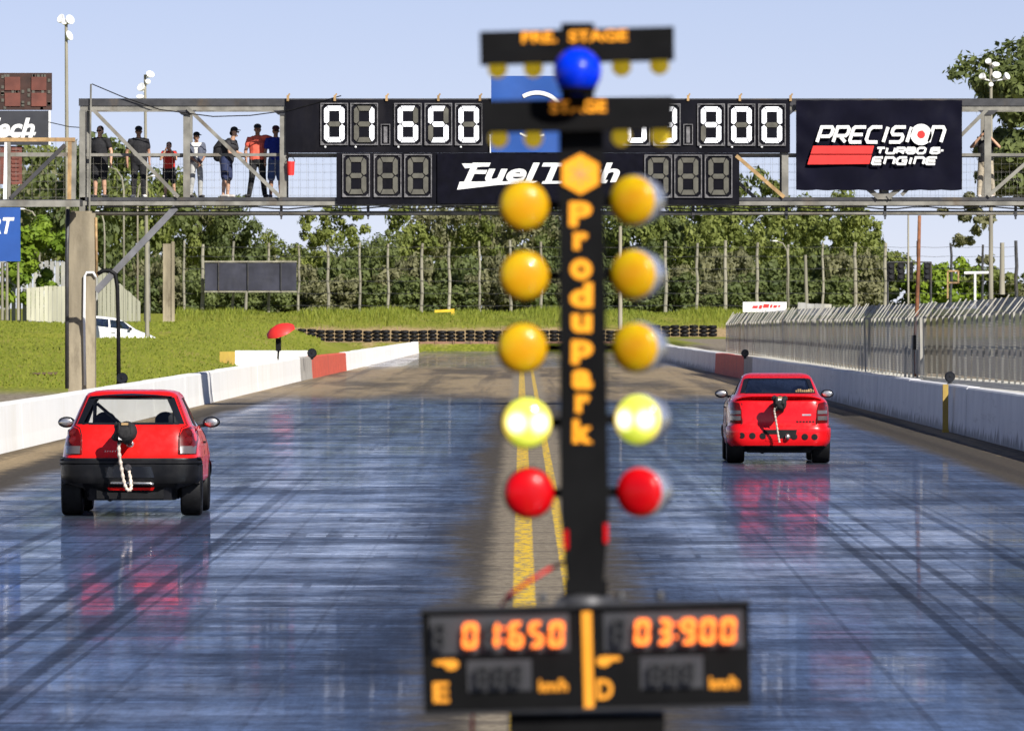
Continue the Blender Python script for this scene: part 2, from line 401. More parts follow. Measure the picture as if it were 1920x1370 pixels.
sv = g.math('MULTIPLY', sv, g.math('MULTIPLY', g.math('MULTIPLY_ADD', g.sm(brush, .34, .62), .4, .72), g.math('MULTIPLY_ADD', lines, -.55, 1)))
sv = g.math('MULTIPLY', sv, g.math('MULTIPLY', g.math('MULTIPLY_ADD', patch, .5, .65), g.math('MULTIPLY_ADD', g.sm(grit, .32, .66), .42, .7)))
g.b.inputs['Specular IOR Level'].default_value = .08
frn = g.n('ShaderNodeFresnel'); frn.inputs[0].default_value = 1.5
def gloss(col_, rough_):
    x = g.n('ShaderNodeBsdfGlossy'); g.put(x.inputs['Color'], (*col_, 1)); g.put(x.inputs['Roughness'], rough_); g.lk(nv.outputs[0], x.inputs['Normal']); return x.outputs[0]
def mixs(f_, a_, b_):
    x = g.n('ShaderNodeMixShader'); g.put(x.inputs[0], f_); g.lk(a_, x.inputs[1]); g.lk(b_, x.inputs[2]); return x.outputs[0]
f1 = g.math('MULTIPLY', g.math('MULTIPLY', gl, frn.outputs[0]), g.math('MULTIPLY', sv, g.math('MULTIPLY_ADD', tyre, -.7, 1)), clamp=True)
f1 = g.math('MULTIPLY', f1, g.math('MULTIPLY_ADD', g.math('MULTIPLY', g.sm(g.math('ADD', ax, wb), 1.9, 1.0), lane), -.5, 1))
f2 = g.math('MULTIPLY', g.math('MULTIPLY', gl, frn.outputs[0]), g.math('MULTIPLY', dull, g.sm(Y, 48, 92, .4, 1)), clamp=True)
gt = g.n('ShaderNodeBsdfGlossy'); g.put(gt.inputs['Color'], g.mix(lane, (.85,.76,.62), (.56,.74,.95))); gt.inputs['Roughness'].default_value = .32; g.lk(nv.outputs[0], gt.inputs['Normal'])
s1_ = mixs(f1, g.b.outputs[0], gt.outputs[0]); s2_ = mixs(f2, s1_, gloss((.93,.93,.98), g.math('MULTIPLY_ADD', g.sm(track, .4, .6), -.02, .06)))
g.lk(s2_, g.out.inputs[0])
M['strip'] = g.mat
rd = MB(); dd = list(np.arange(-60, 500, 10)) + [499.7]
rd.add([p for d in dd for p in ((lerp(LW, max(d, 40))-.1, d, 0), (lerp(RW, max(d, 40))+.1, d, 0))],
       [(2*i, 2*i+1, 2*i+3, 2*i+2) for i in range(len(dd)-1)])
tag(rd.build('drag_strip', g.mat), kind='structure')

# ---------------------------------------------------------------- concrete barriers
M['wall'] = mat('white_barrier_paint', (.88,.87,.84), .7, var=.03, sc=.8, dirt=(.8,.78,.72), dsc=.5)
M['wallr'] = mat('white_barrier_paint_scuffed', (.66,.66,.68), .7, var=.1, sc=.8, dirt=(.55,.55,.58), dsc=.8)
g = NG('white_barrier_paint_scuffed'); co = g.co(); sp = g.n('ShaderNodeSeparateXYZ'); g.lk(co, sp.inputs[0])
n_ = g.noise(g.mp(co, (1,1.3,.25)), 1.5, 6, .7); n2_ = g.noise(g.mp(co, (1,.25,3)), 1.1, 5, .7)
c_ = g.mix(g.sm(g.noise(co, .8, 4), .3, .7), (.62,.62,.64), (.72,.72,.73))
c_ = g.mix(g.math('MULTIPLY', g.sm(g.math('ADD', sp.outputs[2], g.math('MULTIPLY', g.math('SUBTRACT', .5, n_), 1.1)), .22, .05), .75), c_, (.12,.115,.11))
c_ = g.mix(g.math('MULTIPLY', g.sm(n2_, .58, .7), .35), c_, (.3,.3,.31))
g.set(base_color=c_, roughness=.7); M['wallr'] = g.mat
M['wallg'] = mat('grey_barrier', (.4,.38,.34), .8, var=.15, dirt=(.28,.26,.23))
M['wallred'] = mat('red_barrier_paint', (.62,.10,.05), .7, var=.15, dirt=(.4,.08,.05))
M['ledge'] = mat('ledge_concrete', (.62,.6,.53), .85, var=.2, sc=2, dirt=(.33,.31,.26), bump=.2)
HL = [(147,.845),(294,.80),(342,.73),(476,.64)]; HR = [(149,.98),(229,.86),(296,.8),(404,.73)]
def barrier(name, tab, ht, d0, d1, side, m, label, foot=False):
    mb = MB(); ds = list(np.arange(d0, d1, 7.5)) + [d1]; gap = .004
    for a, b in zip(ds, ds[1:]):       # cast blocks with open joints, each a hand out of line
        jx, jz = random.uniform(-.005,.005), random.uniform(-.008,.008)
        vs = []
        for d in (a+gap, b-gap):
            x, h = lerp(tab, d)+jx, lerp(ht, d)+jz
            for xx, zz in ((x+side*-.03, -.1), (x, .25), (x+side*.02, h-.03), (x+side*.05, h), (x+side*.28, h), (x+side*.3, -.1)): vs.append((xx, d, zz))
        n = 6
        mb.add(vs, [tuple(range(n)), tuple(range(2*n-1,n-1,-1))] + [(i,(i+1)%n,n+(i+1)%n,n+i) for i in range(n)])
    return tag(mb.build(name, m), label, 'barrier')
barrier('concrete_barrier', LW, HL, 40, 294, -1, M['wall'], 'long sunlit white concrete barrier along the left lane')
barrier('concrete_barrier', LW, HL, 294, 305, -1, M['wallg'], 'bare grey barrier block before the bright red block on the left')
barrier('concrete_barrier', LW, HL, 305, 342, -1, M['wallred'], 'bright red painted barrier block in the sunlit left wall')
barrier('concrete_barrier', LW, HL, 342, 476, -1, M['wall'], 'far white barrier running from the bright red block to the braking area')
barrier('concrete_barrier', RW, HR, 40, 296, 1, M['wallr'], 'shaded white concrete barrier along the right lane under the mesh fence')
barrier('concrete_barrier', RW, HR, 296, 303, 1, M['wallg'], 'shaded grey barrier block beside the dark red block on the right')
barrier('concrete_barrier', RW, HR, 303, 330, 1, M['wallred'], 'shaded dark red barrier block in the right wall')
barrier('concrete_barrier', RW, HR, 330, 480, 1, M['wallr'], 'far shaded white barrier beyond the dark red block on the right')
M['yelw'] = mat('faded_yellow_wall', (.55,.38,.07), .85, var=.3, sc=.7, dirt=(.3,.2,.08), streak=True)
# short wall standing back from the left barrier, yellow at its end
t = thing('barrier_return', 'short white wall with a yellow end standing back behind the left barrier', 'wall', (PX(515,330),330,0))
m_ = MB(); m_.box(PX(441,330), PX(592,330), 329.85, 330.15, -.1, PZ(657,330)); m_.build('wall', M['wall'], t)
m_ = MB(); m_.box(PX(412,330), PX(441,330)-.003, 329.83, 330.17, -.1, PZ(659,330)); m_.build('end_block', M['yelw'], t)['label'] = 'yellow painted end of the wall'
# low wall and tyres across the end of the strip
M['pinkw'] = mat('faded_red_wall', (.27,.15,.10), .85, var=.3, sc=.7, dirt=(.12,.09,.06), streak=True)
m_ = MB()
for i in range(14):
    a = PX(786+ i*33, 500); b = PX(786+(i+1)*33, 500)
    m_.box(a+.02, b-.02, 499.8, 500.1, -.1, .56+random.uniform(-.02,.02))
    m_.box(b-.09, b-.01, 499.72, 499.8, -.1, .6)
tag(m_.build('low_wall', M['pinkw']), 'low faded red wall across the far end of the strip', 'wall')
m_ = MB()
for i in range(6):
    a = PX(1248+ i*20, 500); b = PX(1248+(i+1)*20, 500); m_.box(a+.03, b, 499.8, 500.1, -.1, .58+random.uniform(-.02,.02))
tag(m_.build('low_wall', M['yelw']), 'low faded yellow wall at the far right end of the strip', 'wall')
tb = MB(); 
for k in range(3): tb.lathe([(.13,.0),(.24,.02),(.27,.07),(.27,.15),(.24,.2),(.13,.22)], (0,0,k*.225), n=14)
ty0 = tag(tb.build('tyre_stack', M['rubber'], smooth=35), 'black tyre stack in the row along the foot of the far bank', 'tyres', 'tyre stacks along the far bank')
px_ = 566; first = True
while px_ < 1352:
    d = 503.5 + random.uniform(-.15,.15)
    pass
    o = ty0 if first else ty0.copy()
    if not first: COL.objects.link(o)
    first = False
    o.location = (PX(px_, d), d, max(GZ(PX(px_, d), d), .52)-.0+random.uniform(-.02,.04)); o.rotation_euler = (random.uniform(-.05,.05), random.uniform(-.06,.06), random.uniform(0,6))
    px_ += 17.5

# ---------------------------------------------------------------- mesh fence on the right
g = NG('chain_link'); co = g.co()
g.set(base_color=g.mix(g.noise(g.mp(co, (1,.5,2)), 1.2, 4), (.30,.295,.26), (.42,.41,.36)), roughness=.6, metallic=.1)
tr = g.n('ShaderNodeBsdfTransparent'); mx = g.n('ShaderNodeMixShader')
sp = g.n('ShaderNodeSeparateXYZ'); g.lk(co, sp.inputs[0])
wv = lambda a, k: g.math('ABSOLUTE', g.math('SINE', g.math('MULTIPLY', a, k)))
d1 = wv(g.math('ADD', sp.outputs[1], sp.outputs[2]), 52); d2 = wv(g.math('SUBTRACT', sp.outputs[1], sp.outputs[2]), 52)
wire = g.math('LESS_THAN', g.math('MINIMUM', d1, d2), .72)      # diamond wire, about 6 cm
g.lk(wire, mx.inputs[0]); g.lk(tr.outputs[0], mx.inputs[1]); g.lk(g.b.outputs[0], mx.inputs[2]); g.lk(mx.outputs[0], g.out.inputs[0])
M['link'] = g.mat
M['fpost'] = mat('fence_post', (.40,.385,.34), .75, var=.3, sc=3, dirt=(.3,.26,.2), streak=True)
def mesh_fence(label, tab, zt, d0, d1, step):
    t = thing('mesh_fence', label, 'fence', (lerp(tab, d0), d0, .95))
    ds = list(np.arange(d0, d1, step)) + [d1]
    for d in ds:
        x, z = lerp(tab, d), lerp(zt, d); m = MB(); w_ = random.uniform(.02,.03)
        lean = random.uniform(-.03,.03)
        m.box(x-w_, x+w_, d-w_, d+w_, .85, 1.1); m.bar((x, d, 1.1), (x+lean, d+lean, z), 2*w_)
        m.bar((x+lean, d+lean, z-.02), (x+.27+lean, d+lean*2, z+.36+random.uniform(-.05,.05)), w_*1.1)
        m.build('post', M['fpost'], t)
    def sheet(fn):
        m = MB(); k = len(ds)
        m.add([p for d in ds for p in fn(d)], [(2*i, 2*i+1, 2*i+3, 2*i+2) for i in range(k-1)]); return m
    sheet(lambda d: ((lerp(tab,d)+.06, d, .97), (lerp(tab,d)+.06, d, lerp(zt,d)))).build('chain_link', M['link'], t)
    sheet(lambda d: ((lerp(tab,d)+.07, d, lerp(zt,d)+.01), (lerp(tab,d)+.32, d, lerp(zt,d)+.34))).build('overhang_mesh', M['link'], t)
    for nm, f in (('middle_rail', .48), ('top_rail', 1.0)):
        m = MB()
        for a, b in zip(ds, ds[1:]):
            za = lambda d: .97 + (lerp(zt,d)-.97)*f
            m.bar((lerp(tab,a)+.09, a, za(a)), (lerp(tab,b)+.09, b, za(b)), .05)
        m.build(nm, M['steeld'], t)
    return t
FT1 = [(150,11.0),(181,10.4),(203,9.6)]; FZ1 = [(150,2.5),(181,2.42),(203,2.28)]
FT2 = [(196,9.2),(236,8.85),(300,8.3),(324,7.8)]; FZ2 = [(196,2.29),(236,2.2),(276,2.13),(324,1.95)]
mesh_fence('tall mesh fence with leaning top nearest on the right, set back from the wall', FT1, FZ1, 150, 203, 1.5)
mesh_fence('long mesh fence with leaning top on the right running to the far trees', FT2, FZ2, 196, 324, 1.75)
m_ = MB(); ds = [40,100,150,181,195,203,236,300,324,400,480]
def fo(d): return 11.2 if d <= 150 else (lerp(FT1,d) if d < 200 else lerp(FT2, min(d,324)) if d <= 324 else lerp(RW,d)+.5)
m_.add([p for d in ds for p in ((lerp(RW,d)+.31, d, lerp(HR,d)-.06), (fo(d)+.5, d, lerp(HR,d)-.02), (fo(d)+.5, d, .3), (lerp(RW,d)+.31, d, .3))],
       [(4*i+j, 4*i+(j+1)%4, 4*i+4+(j+1)%4, 4*i+4+j) for i in range(len(ds)-1) for j in range(4)] + [(3,2,1,0), (4*len(ds)-4,4*len(ds)-3,4*len(ds)-2,4*len(ds)-1)])
tag(m_.build('concrete_ledge', M['ledge']), kind='structure')

# ---------------------------------------------------------------- pole fence in front of the trees
M['pole'] = mat('weathered_pole', (.29,.27,.21), .85, var=.3, sc=2, dirt=(.22,.19,.14), streak=True)
pf = thing('pole_fence', 'tall fence of pale wooden poles and wires before the far trees', 'fence', (0,556,2.1))
pxs = [345,380,437,503,560,615,675,728,791,842,899,957,1015,1075,1248,1307,1360,1420,1478,1543,1603,1660,1722,1783,1842,1905]
for p in pxs:
    d = 556; m = MB(); tp = 455 + random.uniform(-5,6); x = PX(p, d); r = random.uniform(.075,.12)
    k = 7; m.tube([(x+random.uniform(-.05,.05), d, 1.9 + (PZ(tp,d)-1.9)*i/(k-1)) for i in range(k)], [r*(1.12-.25*i/(k-1)) for i in range(k)], 8)
    m.build('pole', M['pole'] if p < 1700 else M['steeld'], pf, smooth=40)
for h in (2.7,3.5,4.3,5.1,5.9,6.5):
    m = MB()
    for a, b in zip(pxs, pxs[1:]): m.tube([(PX(a,556), 555.86, h), (PX((a+b)/2,556), 555.86, h-.05), (PX(b,556), 555.86, h)], .016, 4)
    m.build('wire', M['steeld'], pf)
# ---------------------------------------------------------------- finish gantry
DG = 216.0
def gx(px): return PX(px, DG)
def gz(py): return PZ(py, DG)
gt = thing('footbridge_gantry', 'steel lattice footbridge carrying the timing boards over the strip', 'gantry', (gx(150), DG, gz(372)))
DB = DG + 1.7
def part(nm, fn, m='steel', par=gt, sm=None):
    b = MB(); fn(b); return b.build(nm, M[m], par, smooth=sm)
XE = 2080
for y_, nm in ((DG, 'front'), (DB, 'back')):
    def chord(b):       # top chord: dark upper angle, pale lower flange
        b.box(gx(150), gx(XE), y_-.06, y_+.06, gz(207), gz(199))
    part('top_chord', chord)
    part('top_rail', lambda b: b.box(gx(148), gx(XE), y_-.09, y_+.09, gz(198.6), gz(185)), 'steeld')
    part('bottom_chord', lambda b: b.box(gx(150), gx(XE), y_-.07, y_+.07, gz(385), gz(377)))
    part('bottom_rail', lambda b: b.box(gx(150), gx(XE), y_-.09, y_+.09, gz(376.6), gz(370)), 'steeld')
    for p in (350, 531, 760, 1000, 1240, 1472, 1660, 1852, 2040):
        part('vertical_member', lambda b: b.box(gx(p)-.085, gx(p)+.085, y_-.07, y_+.07, gz(370)+.002, gz(207)-.002))
        if y_ == DG: part('gusset_plate', lambda b: b.prism([(gx(p)-.26, gz(207)), (gx(p)+.26, gz(207)), (gx(p)+.12, gz(216)), (gx(p)-.12, gz(216))], y_-.1, y_-.075), 'steeld')
    dg_ = [(172,203,335,370),(352,203,526,370),(1380,292,1470,370),(1850,206,1690,366),(1852,368,2038,206)]
    if y_ == DB: dg_ = [(1240,206,1420,370)]
    for a, b_, c, d in dg_:
        part('diagonal_member', lambda b: b.bar((gx(a), y_-.09 if y_ == DG else y_+.09, gz(b_)), (gx(c), y_-.09 if y_ == DG else y_+.09, gz(d)), .13, .09), 'orust' if a == 1380 else 'steel')
    part('hand_rail', lambda b: b.box(gx(160), gx(XE), y_+.08, y_+.13, gz(293), gz(287.5)))
    def mesh(b):
        for z in np.arange(gz(366), gz(292), .2): b.bar((gx(160), y_+.11, z), (gx(XE), y_+.11, z), .0035)
        for x in np.arange(gx(160), gx(XE), .2): b.bar((x, y_+.115, gz(370)), (x, y_+.115, gz(294)), .0035)
    part('railing_mesh', mesh, 'steel')
part('end_post', lambda b: (b.box(gx(149), gx(160), DG-.09, DG+.09, gz(398), gz(207.3)), b.box(gx(161.5), gx(167), DG+.3, DG+.5, gz(385), gz(207.3))))
part('end_post', lambda b: b.box(gx(149), gx(157), DB-.09, DB+.09, gz(398), gz(207.3)), 'steeld')
part('deck', lambda b: b.box(gx(151), gx(XE), DG+.1, DB-.1, gz(376), gz(371)), 'steeld')
for i in range(18):
    x = gx(200 + i*105)
    part('cross_beam', lambda b: b.box(x-.05, x+.05, DG+.08, DB-.08, gz(384), gz(376.5)), 'steeld')
part('lower_pipe', lambda b: b.tube([(gx(172), DG+.2, gz(400)), (gx(XE), DG+.2, gz(399))], .055, 10), 'steel', sm=True)
part('cable', lambda b: b.tube([(gx(p), DG-.12, gz(390 + 2.5*math.sin(p*.05))) for p in range(180, XE, 30)], .018, 6), 'rubber')
part('cable', lambda b: b.tube([(gx(173), DG-.15, gz(158)), (gx(230), DG-.15, gz(182)), (gx(300), DG-.15, gz(206)), (gx(400), DG-.15, gz(219)), (gx(470), DG-.15, gz(217)), (gx(545), DG-.15, gz(207)), (gx(640), DG-.15, gz(180))], .014, 6), 'rubber')
part('antenna_rod', lambda b: b.tube([(gx(171), DG-.14, gz(158)), (gx(170), DG-.14, gz(250)), (gx(168), DG-.14, gz(398))], .025, 6))
part('knee_brace', lambda b: b.bar((gx(330), DG, gz(389)), (gx(180), DG, gz(546)), .2, .16), 'steelm')
for p in (540, 628, 725, 822, 900, 1290, 1387, 1482):
    part('clamp', lambda b: (b.box(gx(p)-.03, gx(p)+.03, DG-.18, DG-.1, gz(190), gz(179)), b.bar((gx(p), DG-.14, gz(181)), (gx(p)+.05, DG-.14, gz(176)), .04)), 'orust')
for p in (527, 690, 900, 1300, 1475, 1660, 1905):
    part('hanger', lambda b: (b.box(gx(p)-.035, gx(p)+.035, DG+.12, DG+.26, gz(406), gz(386)), b.box(gx(p)-.02, gx(p)+.02, DG+.1, DG+.27, gz(411), gz(406.3))), 'steeld')
part('brace_foot', lambda b: (b.bar((gx(1625), DG-.1, gz(352)), (gx(1648), DG-.1, gz(371)), .12), b.bar((gx(1688), DG-.1, gz(352)), (gx(1664), DG-.1, gz(371)), .12), b.box(gx(1640), gx(1672), DG-.13, DG-.1, gz(374), gz(362))), 'steel')
# pillar
pl = MB(); pl.box(gx(129), gx(179), DG-.3, DG+.35, -.1, gz(400)); pl.box(gx(134), gx(172), DG-.26, DG+.3, gz(400.0), gz(396))
po = thing('concrete_pillar', 'square concrete pillar carrying the left end of the footbridge', 'pillar', (gx(154), DG, 0))
pl.build('shaft', M['conc'], po)
part('conduit', lambda b: b.tube([(gx(181), DG-.34, gz(520)), (gx(176), DG-.36, gz(511)), (gx(164), DG-.36, gz(511)), (gx(160), DG-.36, gz(518)), (gx(159), DG-.36, gz(600)), (gx(161), DG-.36, gz(722))], .035, 8), 'white', po, True)
part('conduit', lambda b: b.tube([(gx(181), DG-.3, gz(408)), (gx(182.5), DG-.3, gz(520))], .035, 8), 'orust', po, True)
part('down_pipe', lambda b: b.tube([(gx(129), DG-.36, gz(392)), (gx(127), DG-.36, gz(480)), (gx(127), DG-.36, gz(728))], .05, 8), 'steeld', po, True)
# black bent cable pole with a round lamp behind the barrier
def timing_eye(px, py, d, r, label, stalk=None):
    t = thing('timing_lamp', label, 'lamp', (PX(px,d), d, PZ(py,d)-r))
    b = MB(); b.ball((PX(px,d), d, PZ(py,d)), (r, r*1.1, r), 14); b.build('housing', M['rubber'], t, smooth=True)
    b = MB(); b.lathe([(r*.8,-r*.9),(r*.86,-r*1.12),(r*.7,-r*1.14),(0.0,-r*1.0)], (PX(px,d), d, PZ(py,d)), 'y', 14); b.build('hood', M['glassdark'], t, smooth=40)
    b = MB(); b.box(PX(px,d)-.05, PX(px,d)+.05, d-.05, d+.05, PZ(py,d)-r-(stalk or .1), PZ(py,d)-r+.02); b.build('foot', M['steeld'], t)
    return t
timing_eye(229, 709, 205, .14, 'round black timing lamp at the foot of the bent pole behind the left barrier', 0.9)
timing_eye(585, 662, 297, .17, 'round black timing lamp standing on the grey block of the left barrier', .05)
timing_eye(1781, 706, 176, .11, 'round black timing lamp on the right ledge beside the yellow post', .08)
timing_eye(1397, 662, 300, .14, 'round black timing lamp over the dark red block on the right', .06)
b = MB(); d = 214.2
b.tube([(PX(183,d), d, PZ(514,d)), (PX(192,d), d, PZ(508,d)), (PX(205,d), d, PZ(507,d)), (PX(216,d), d, PZ(514,d)), (PX(220,d), d, PZ(540,d)), (PX(222,d), d, PZ(620,d)), (PX(223,d), d, -.05)], [.05,.055,.055,.055,.05,.05,.06], 10)
tag(b.build('bent_pole', M['rubber'], smooth=True), 'thin black bent pole curving from the concrete pillar to the ground', 'pole')
b = MB(); b.box(PX(1773,172)-.06, PX(1773,172)+.05, 171.9, 172.05, .06, .97); b.box(PX(1773,172)-.07, PX(1773,172)+.06, 171.85, 172.08, 0, .06)
tag(b.build('marker_post', M['yelw']), 'narrow yellow marker post standing against the shaded right barrier', 'post')
# side platform at the left
sp_ = thing('side_platform', 'low railed steel platform at the far left beside the footbridge end', 'platform', (PX(70,214), 214, PZ(385,214)))
def q(p, r): return (PX(p,214), 214, PZ(r,214))
for a, c, w_, mm in (((-60,262),(141,262),.14,'orust'), ((-60,290),(141,290),.07,'steel'), ((20,372),(122,272),.17,'steeld'), ((9,385),(12,264),.09,'white'), ((17,380),(17,264),.08,'steel'), ((137,378),(139,264),.13,'steel'), ((130,378),(131,264),.1,'orust')):
    part('rail' if abs(a[1]-c[1]) < 5 else 'diagonal' if abs(a[0]-c[0]) > 20 else 'post', lambda b: b.bar(q(*a), (q(*c)[0], 214+random.uniform(-.01,.01), q(*c)[2]), w_, .1), mm, sp_)
part('deck', lambda b: b.box(PX(-60,214), PX(150,214), 213.9, 215.4, PZ(386,214), PZ(374,214)), 'steeld', sp_)
part('edge_beam', lambda b: b.box(PX(-60,214), PX(150,214), 213.82, 213.895, PZ(388,214), PZ(376,214)), 'steel', sp_)
def pm(b):
    for z in np.arange(PZ(370,214), PZ(265,214), .2): b.bar((PX(-60,214), 214.06, z), (PX(138,214), 214.06, z), .006)
    for x in np.arange(PX(-60,214), PX(138,214), .2): b.bar((x, 214.07, PZ(374,214)), (x, 214.07, PZ(265,214)), .006)
part('railing_mesh', pm, 'steel', sp_)

# ---------------------------------------------------------------- seven segment digits
SEG = {'0':'abcdef','1':'bc','2':'abged','3':'abgcd','4':'fgbc','5':'afgcd','6':'afgcde','7':'abc','8':'abcdefg','9':'abcdfg',' ':''}
def seg_polys(w, h, t, gap, ch=.5):
    """hexagonal bars with chamfered corners in a w x h cell centred on 0"""
    x0, x1, z0, z1 = -w/2, w/2, -h/2, h/2; c = t*ch; g = gap/2; k = t/2
    P_ = {}
    P_['a'] = [(x0+c+g*2, z1), (x1-c-g*2, z1), (x1-t-g, z1-t), (x0+t+g, z1-t)]
    P_['d'] = [(x0+c+g*2, z0), (x0+t+g, z0+t), (x1-t-g, z0+t), (x1-c-g*2, z0)]
    P_['f'] = [(x0, z1-c-g*2), (x0+c, z1-g*2), (x0+t, z1-t-g), (x0+t, k+g), (x0+t*.5, g), (x0, k*.6+g)]
    P_['b'] = [(-x, z) for x, z in P_['f']]
    P_['e'] = [(x, -z) for x, z in P_['f']]
    P_['c'] = [(-x, -z) for x, z in P_['f']]
    P_['g'] = [(x0+t+g*1.5, -k), (x0+t*.7+g, 0), (x0+t+g*1.5, k), (x1-t-g*1.5, k), (x1-t*.7-g, 0), (x1-t-g*1.5, -k)]
    return P_
def digit(par, x, z, y, w, h, ch, t, lit, dim, frame=True, gap=.02, roll=0, slant=0):
    """one digit window: frame > bright and dim bars"""
    b = MB(); W, H = w*1.36, h*1.16; f = .025 if frame else .0
    if frame:
        for (x0, x1, z0, z1) in ((-W/2,W/2,H/2-f,H/2),(-W/2,W/2,-H/2,-H/2+f),(-W/2,-W/2+f,-H/2+f,H/2-f),(W/2-f,W/2,-H/2+f,H/2-f)):
            b.box(x+x0, x+x1, y-.05, y-.002, z+z0, z+z1)
        for k in (-1, 1):
            for l in (-1, 1):
                cx_, cz_ = x+k*(W/2-f), z+l*(H/2-f); q_ = w*.16
                b.prism([(cx_, cz_), (cx_-k*q_, cz_), (cx_, cz_-l*q_)] if k*l > 0 else [(cx_, cz_), (cx_, cz_-l*q_), (cx_-k*q_, cz_)], y-.02, y-.003)
        fo_ = b.build('digit_frame', M['frame'], par)
    else: fo_ = par
    pol = seg_polys(w, h, t, gap); L = MB(); D = MB()
    for s_, pg in pol.items():
        on = s_ in SEG[ch]
        pg = [(a + slant*c, c) for a, c in pg]
        ca, sa = math.cos(roll), math.sin(roll)
        (L if on else D).prism([(x+a*ca-c*sa, z+a*sa+c*ca) for a, c in pg], y-.028, y-.004)
    if L.v: L.build('bright_segments', lit, fo_)
    if D.v: D.build('dim_segments', dim, fo_)

YB = DG - .14
bd = thing('timing_board', 'wide black timing board reading 01.650 and 03.900 on the footbridge', 'scoreboard', (gx(1007), YB, gz(383)))
b = MB(); b.box(gx(536), gx(1481), YB, YB+.1, gz(287), gz(187.5)); b.build('upper_panel', M['board'], bd)
b = MB(); b.box(gx(631), gx(1386), YB-.002, YB+.098, gz(383), gz(287.2)); b.build('lower_panel', M['board'], bd)
wd, hd = 38/74.07, 68/74.07
for p, ch in ((627,'0'),(683,'1'),(765,'6'),(822,'5'),(879,'0'),(1193,'0'),(1250,'3'),(1333,'9'),(1390,'0'),(1447,'0')):
    digit(bd, gx(p), gz(233.5+.002*(p-900)), YB, wd, hd, ch, .125, M['glowseg'], M['dimseg'])
for p in (668,727,784,1234,1290,1347):
    digit(bd, gx(p), gz(330+.002*(p-900)), YB-.002, wd, hd*1.02, ' ', .125, M['glowseg'], M['dimseg'])
for p in (723,1290):
    b = MB(); X0 = gx(p)
    for (a, c, e, f_) in ((-.12,.12,gz(233)-.02,gz(233)),(-.12,.12,gz(272),gz(272)+.02),(-.12,-.1,gz(272)+.02,gz(233)-.02),(.1,.12,gz(272)+.02,gz(233)-.02)): b.box(X0+a, X0+c, YB-.04, YB-.003, e, f_)
    o = b.build('point_frame', M['frame'], bd)
    b = MB(); b.box(X0-.045, X0+.045, YB-.025, YB-.004, gz(268), gz(238)); b.build('point_segment', M['frame'], o)
for i, p in enumerate((610,667,747,864,1313,1372,1428)):
    b = MB(); b.ball((gx(p), YB-.02, gz(276)), .03, 8, k=6); b.build('bracket_bolt', M['white'], bd)
def bez(b, pts, y, m=0): b.prism(pts, y-.006, y-.002, m)
# sponsor panel in the middle of the lower row
fp = thing('sponsor_sign', 'black sponsor panel with white underlined FuelTech lettering under the timing digits', 'sign', (gx(1012), YB, gz(382)))
b = MB(); b.box(gx(820), gx(1205), YB-.05, YB-.003, gz(382), gz(288.5)); b.build('panel', M['boarddark'], fp)
b = MB(); yy = YB-.056
text(b, 'Fuel', (gx(941), yy, gz(324)), w=1.92, h=.5, shear=.28, bold=.03)
text(b, 'Tech', (gx(1089), yy-.002, gz(324)), w=1.98, h=.5, shear=.28, bold=.03)
b.prism([(gx(866),gz(307)), (gx(905),gz(307)), (gx(903),gz(313)), (gx(872),gz(316))], yy-.006, yy-.003)
b.prism([(gx(862),gz(341)), (gx(1008),gz(340)), (gx(1000),gz(344)), (gx(935),gz(347)), (gx(857),gz(356))], yy-.006, yy-.003)
b.prism([(gx(1018),gz(340)), (gx(1140),gz(338)), (gx(1136),gz(344)), (gx(1015),gz(345))], yy-.006, yy-.003)
b.build('lettering', M['whitetxt'], fp, recalc=False)
# blue banner
M['blue'] = mat('blue_banner', (.012,.075,.32), .6, var=.12, sc=1)
bl = thing('blue_banner', 'blue banner with a white curved mark hung in the middle of the timing board', 'banner', (gx(1007), YB, gz(286)))
b = MB(); b.grid(lambda u, v: (gx(921)+u*(gx(1093)-gx(921)), YB-.07+.012*math.sin(u*9+v*5), gz(286)+v*(gz(143)-gz(286))), 16, 12); b.build('cloth', M['blue'], bl, True)
b = MB()
arc = [(gx(1007)+.62*math.cos(t)*1.0, gz(215)+.55*math.sin(t)) for t in np.linspace(R(125), R(-10), 14)]
stroke(b, arc, .1, YB-.095); stroke(b, [(gx(975),gz(250)), (gx(985),gz(255)), (gx(1005),gz(258)), (gx(1020),gz(253))], .05, YB-.095)
b.build('curved_mark', M['whitetxt'], bl, recalc=False)
b = MB(); b.box(gx(918.5), gx(920.5), YB-.07, YB-.01, gz(287), gz(252)); b.build('edge_strip', M['white'], bl)

# Precision banner
M['bannerd'] = mat('navy_black_banner_cloth', (.005,.005,.013), .75, var=.2, sc=1.5, spec=.08)
M['bred'] = mat('red_print', (.75,.03,.025), .55, var=.05)
pb = thing('sponsor_banner', 'large black cloth banner reading PRECISION TURBO & ENGINE on the right of the footbridge', 'banner', (gx(1647), YB, gz(356)))
rnd = [random.uniform(0,6) for _ in range(6)]
def cloth(u, v):
    x = gx(1492)+u*(gx(1803)-gx(1492)); z = gz(356)+v*(gz(189)-gz(356))
    e = .02*math.sin(u*17+v*7+rnd[0])*(1-v*.3) + .016*math.sin(u*9-v*12+rnd[1]) + .05*max(0, u-.86)*5*math.sin((u*22+v*15)) * (v) + .02*max(0,.2-u)*5*math.sin(u*30+v*20)
    sag = .02*math.sin(math.pi*((u*8) % 1))
    return (x, YB-.09+e, z - (sag if v < .01 else 0) + (sag*.5 if v > .99 else 0))
b = MB(); b.grid(cloth, 90, 44); b.build('cloth', M['bannerd'], pb, True)
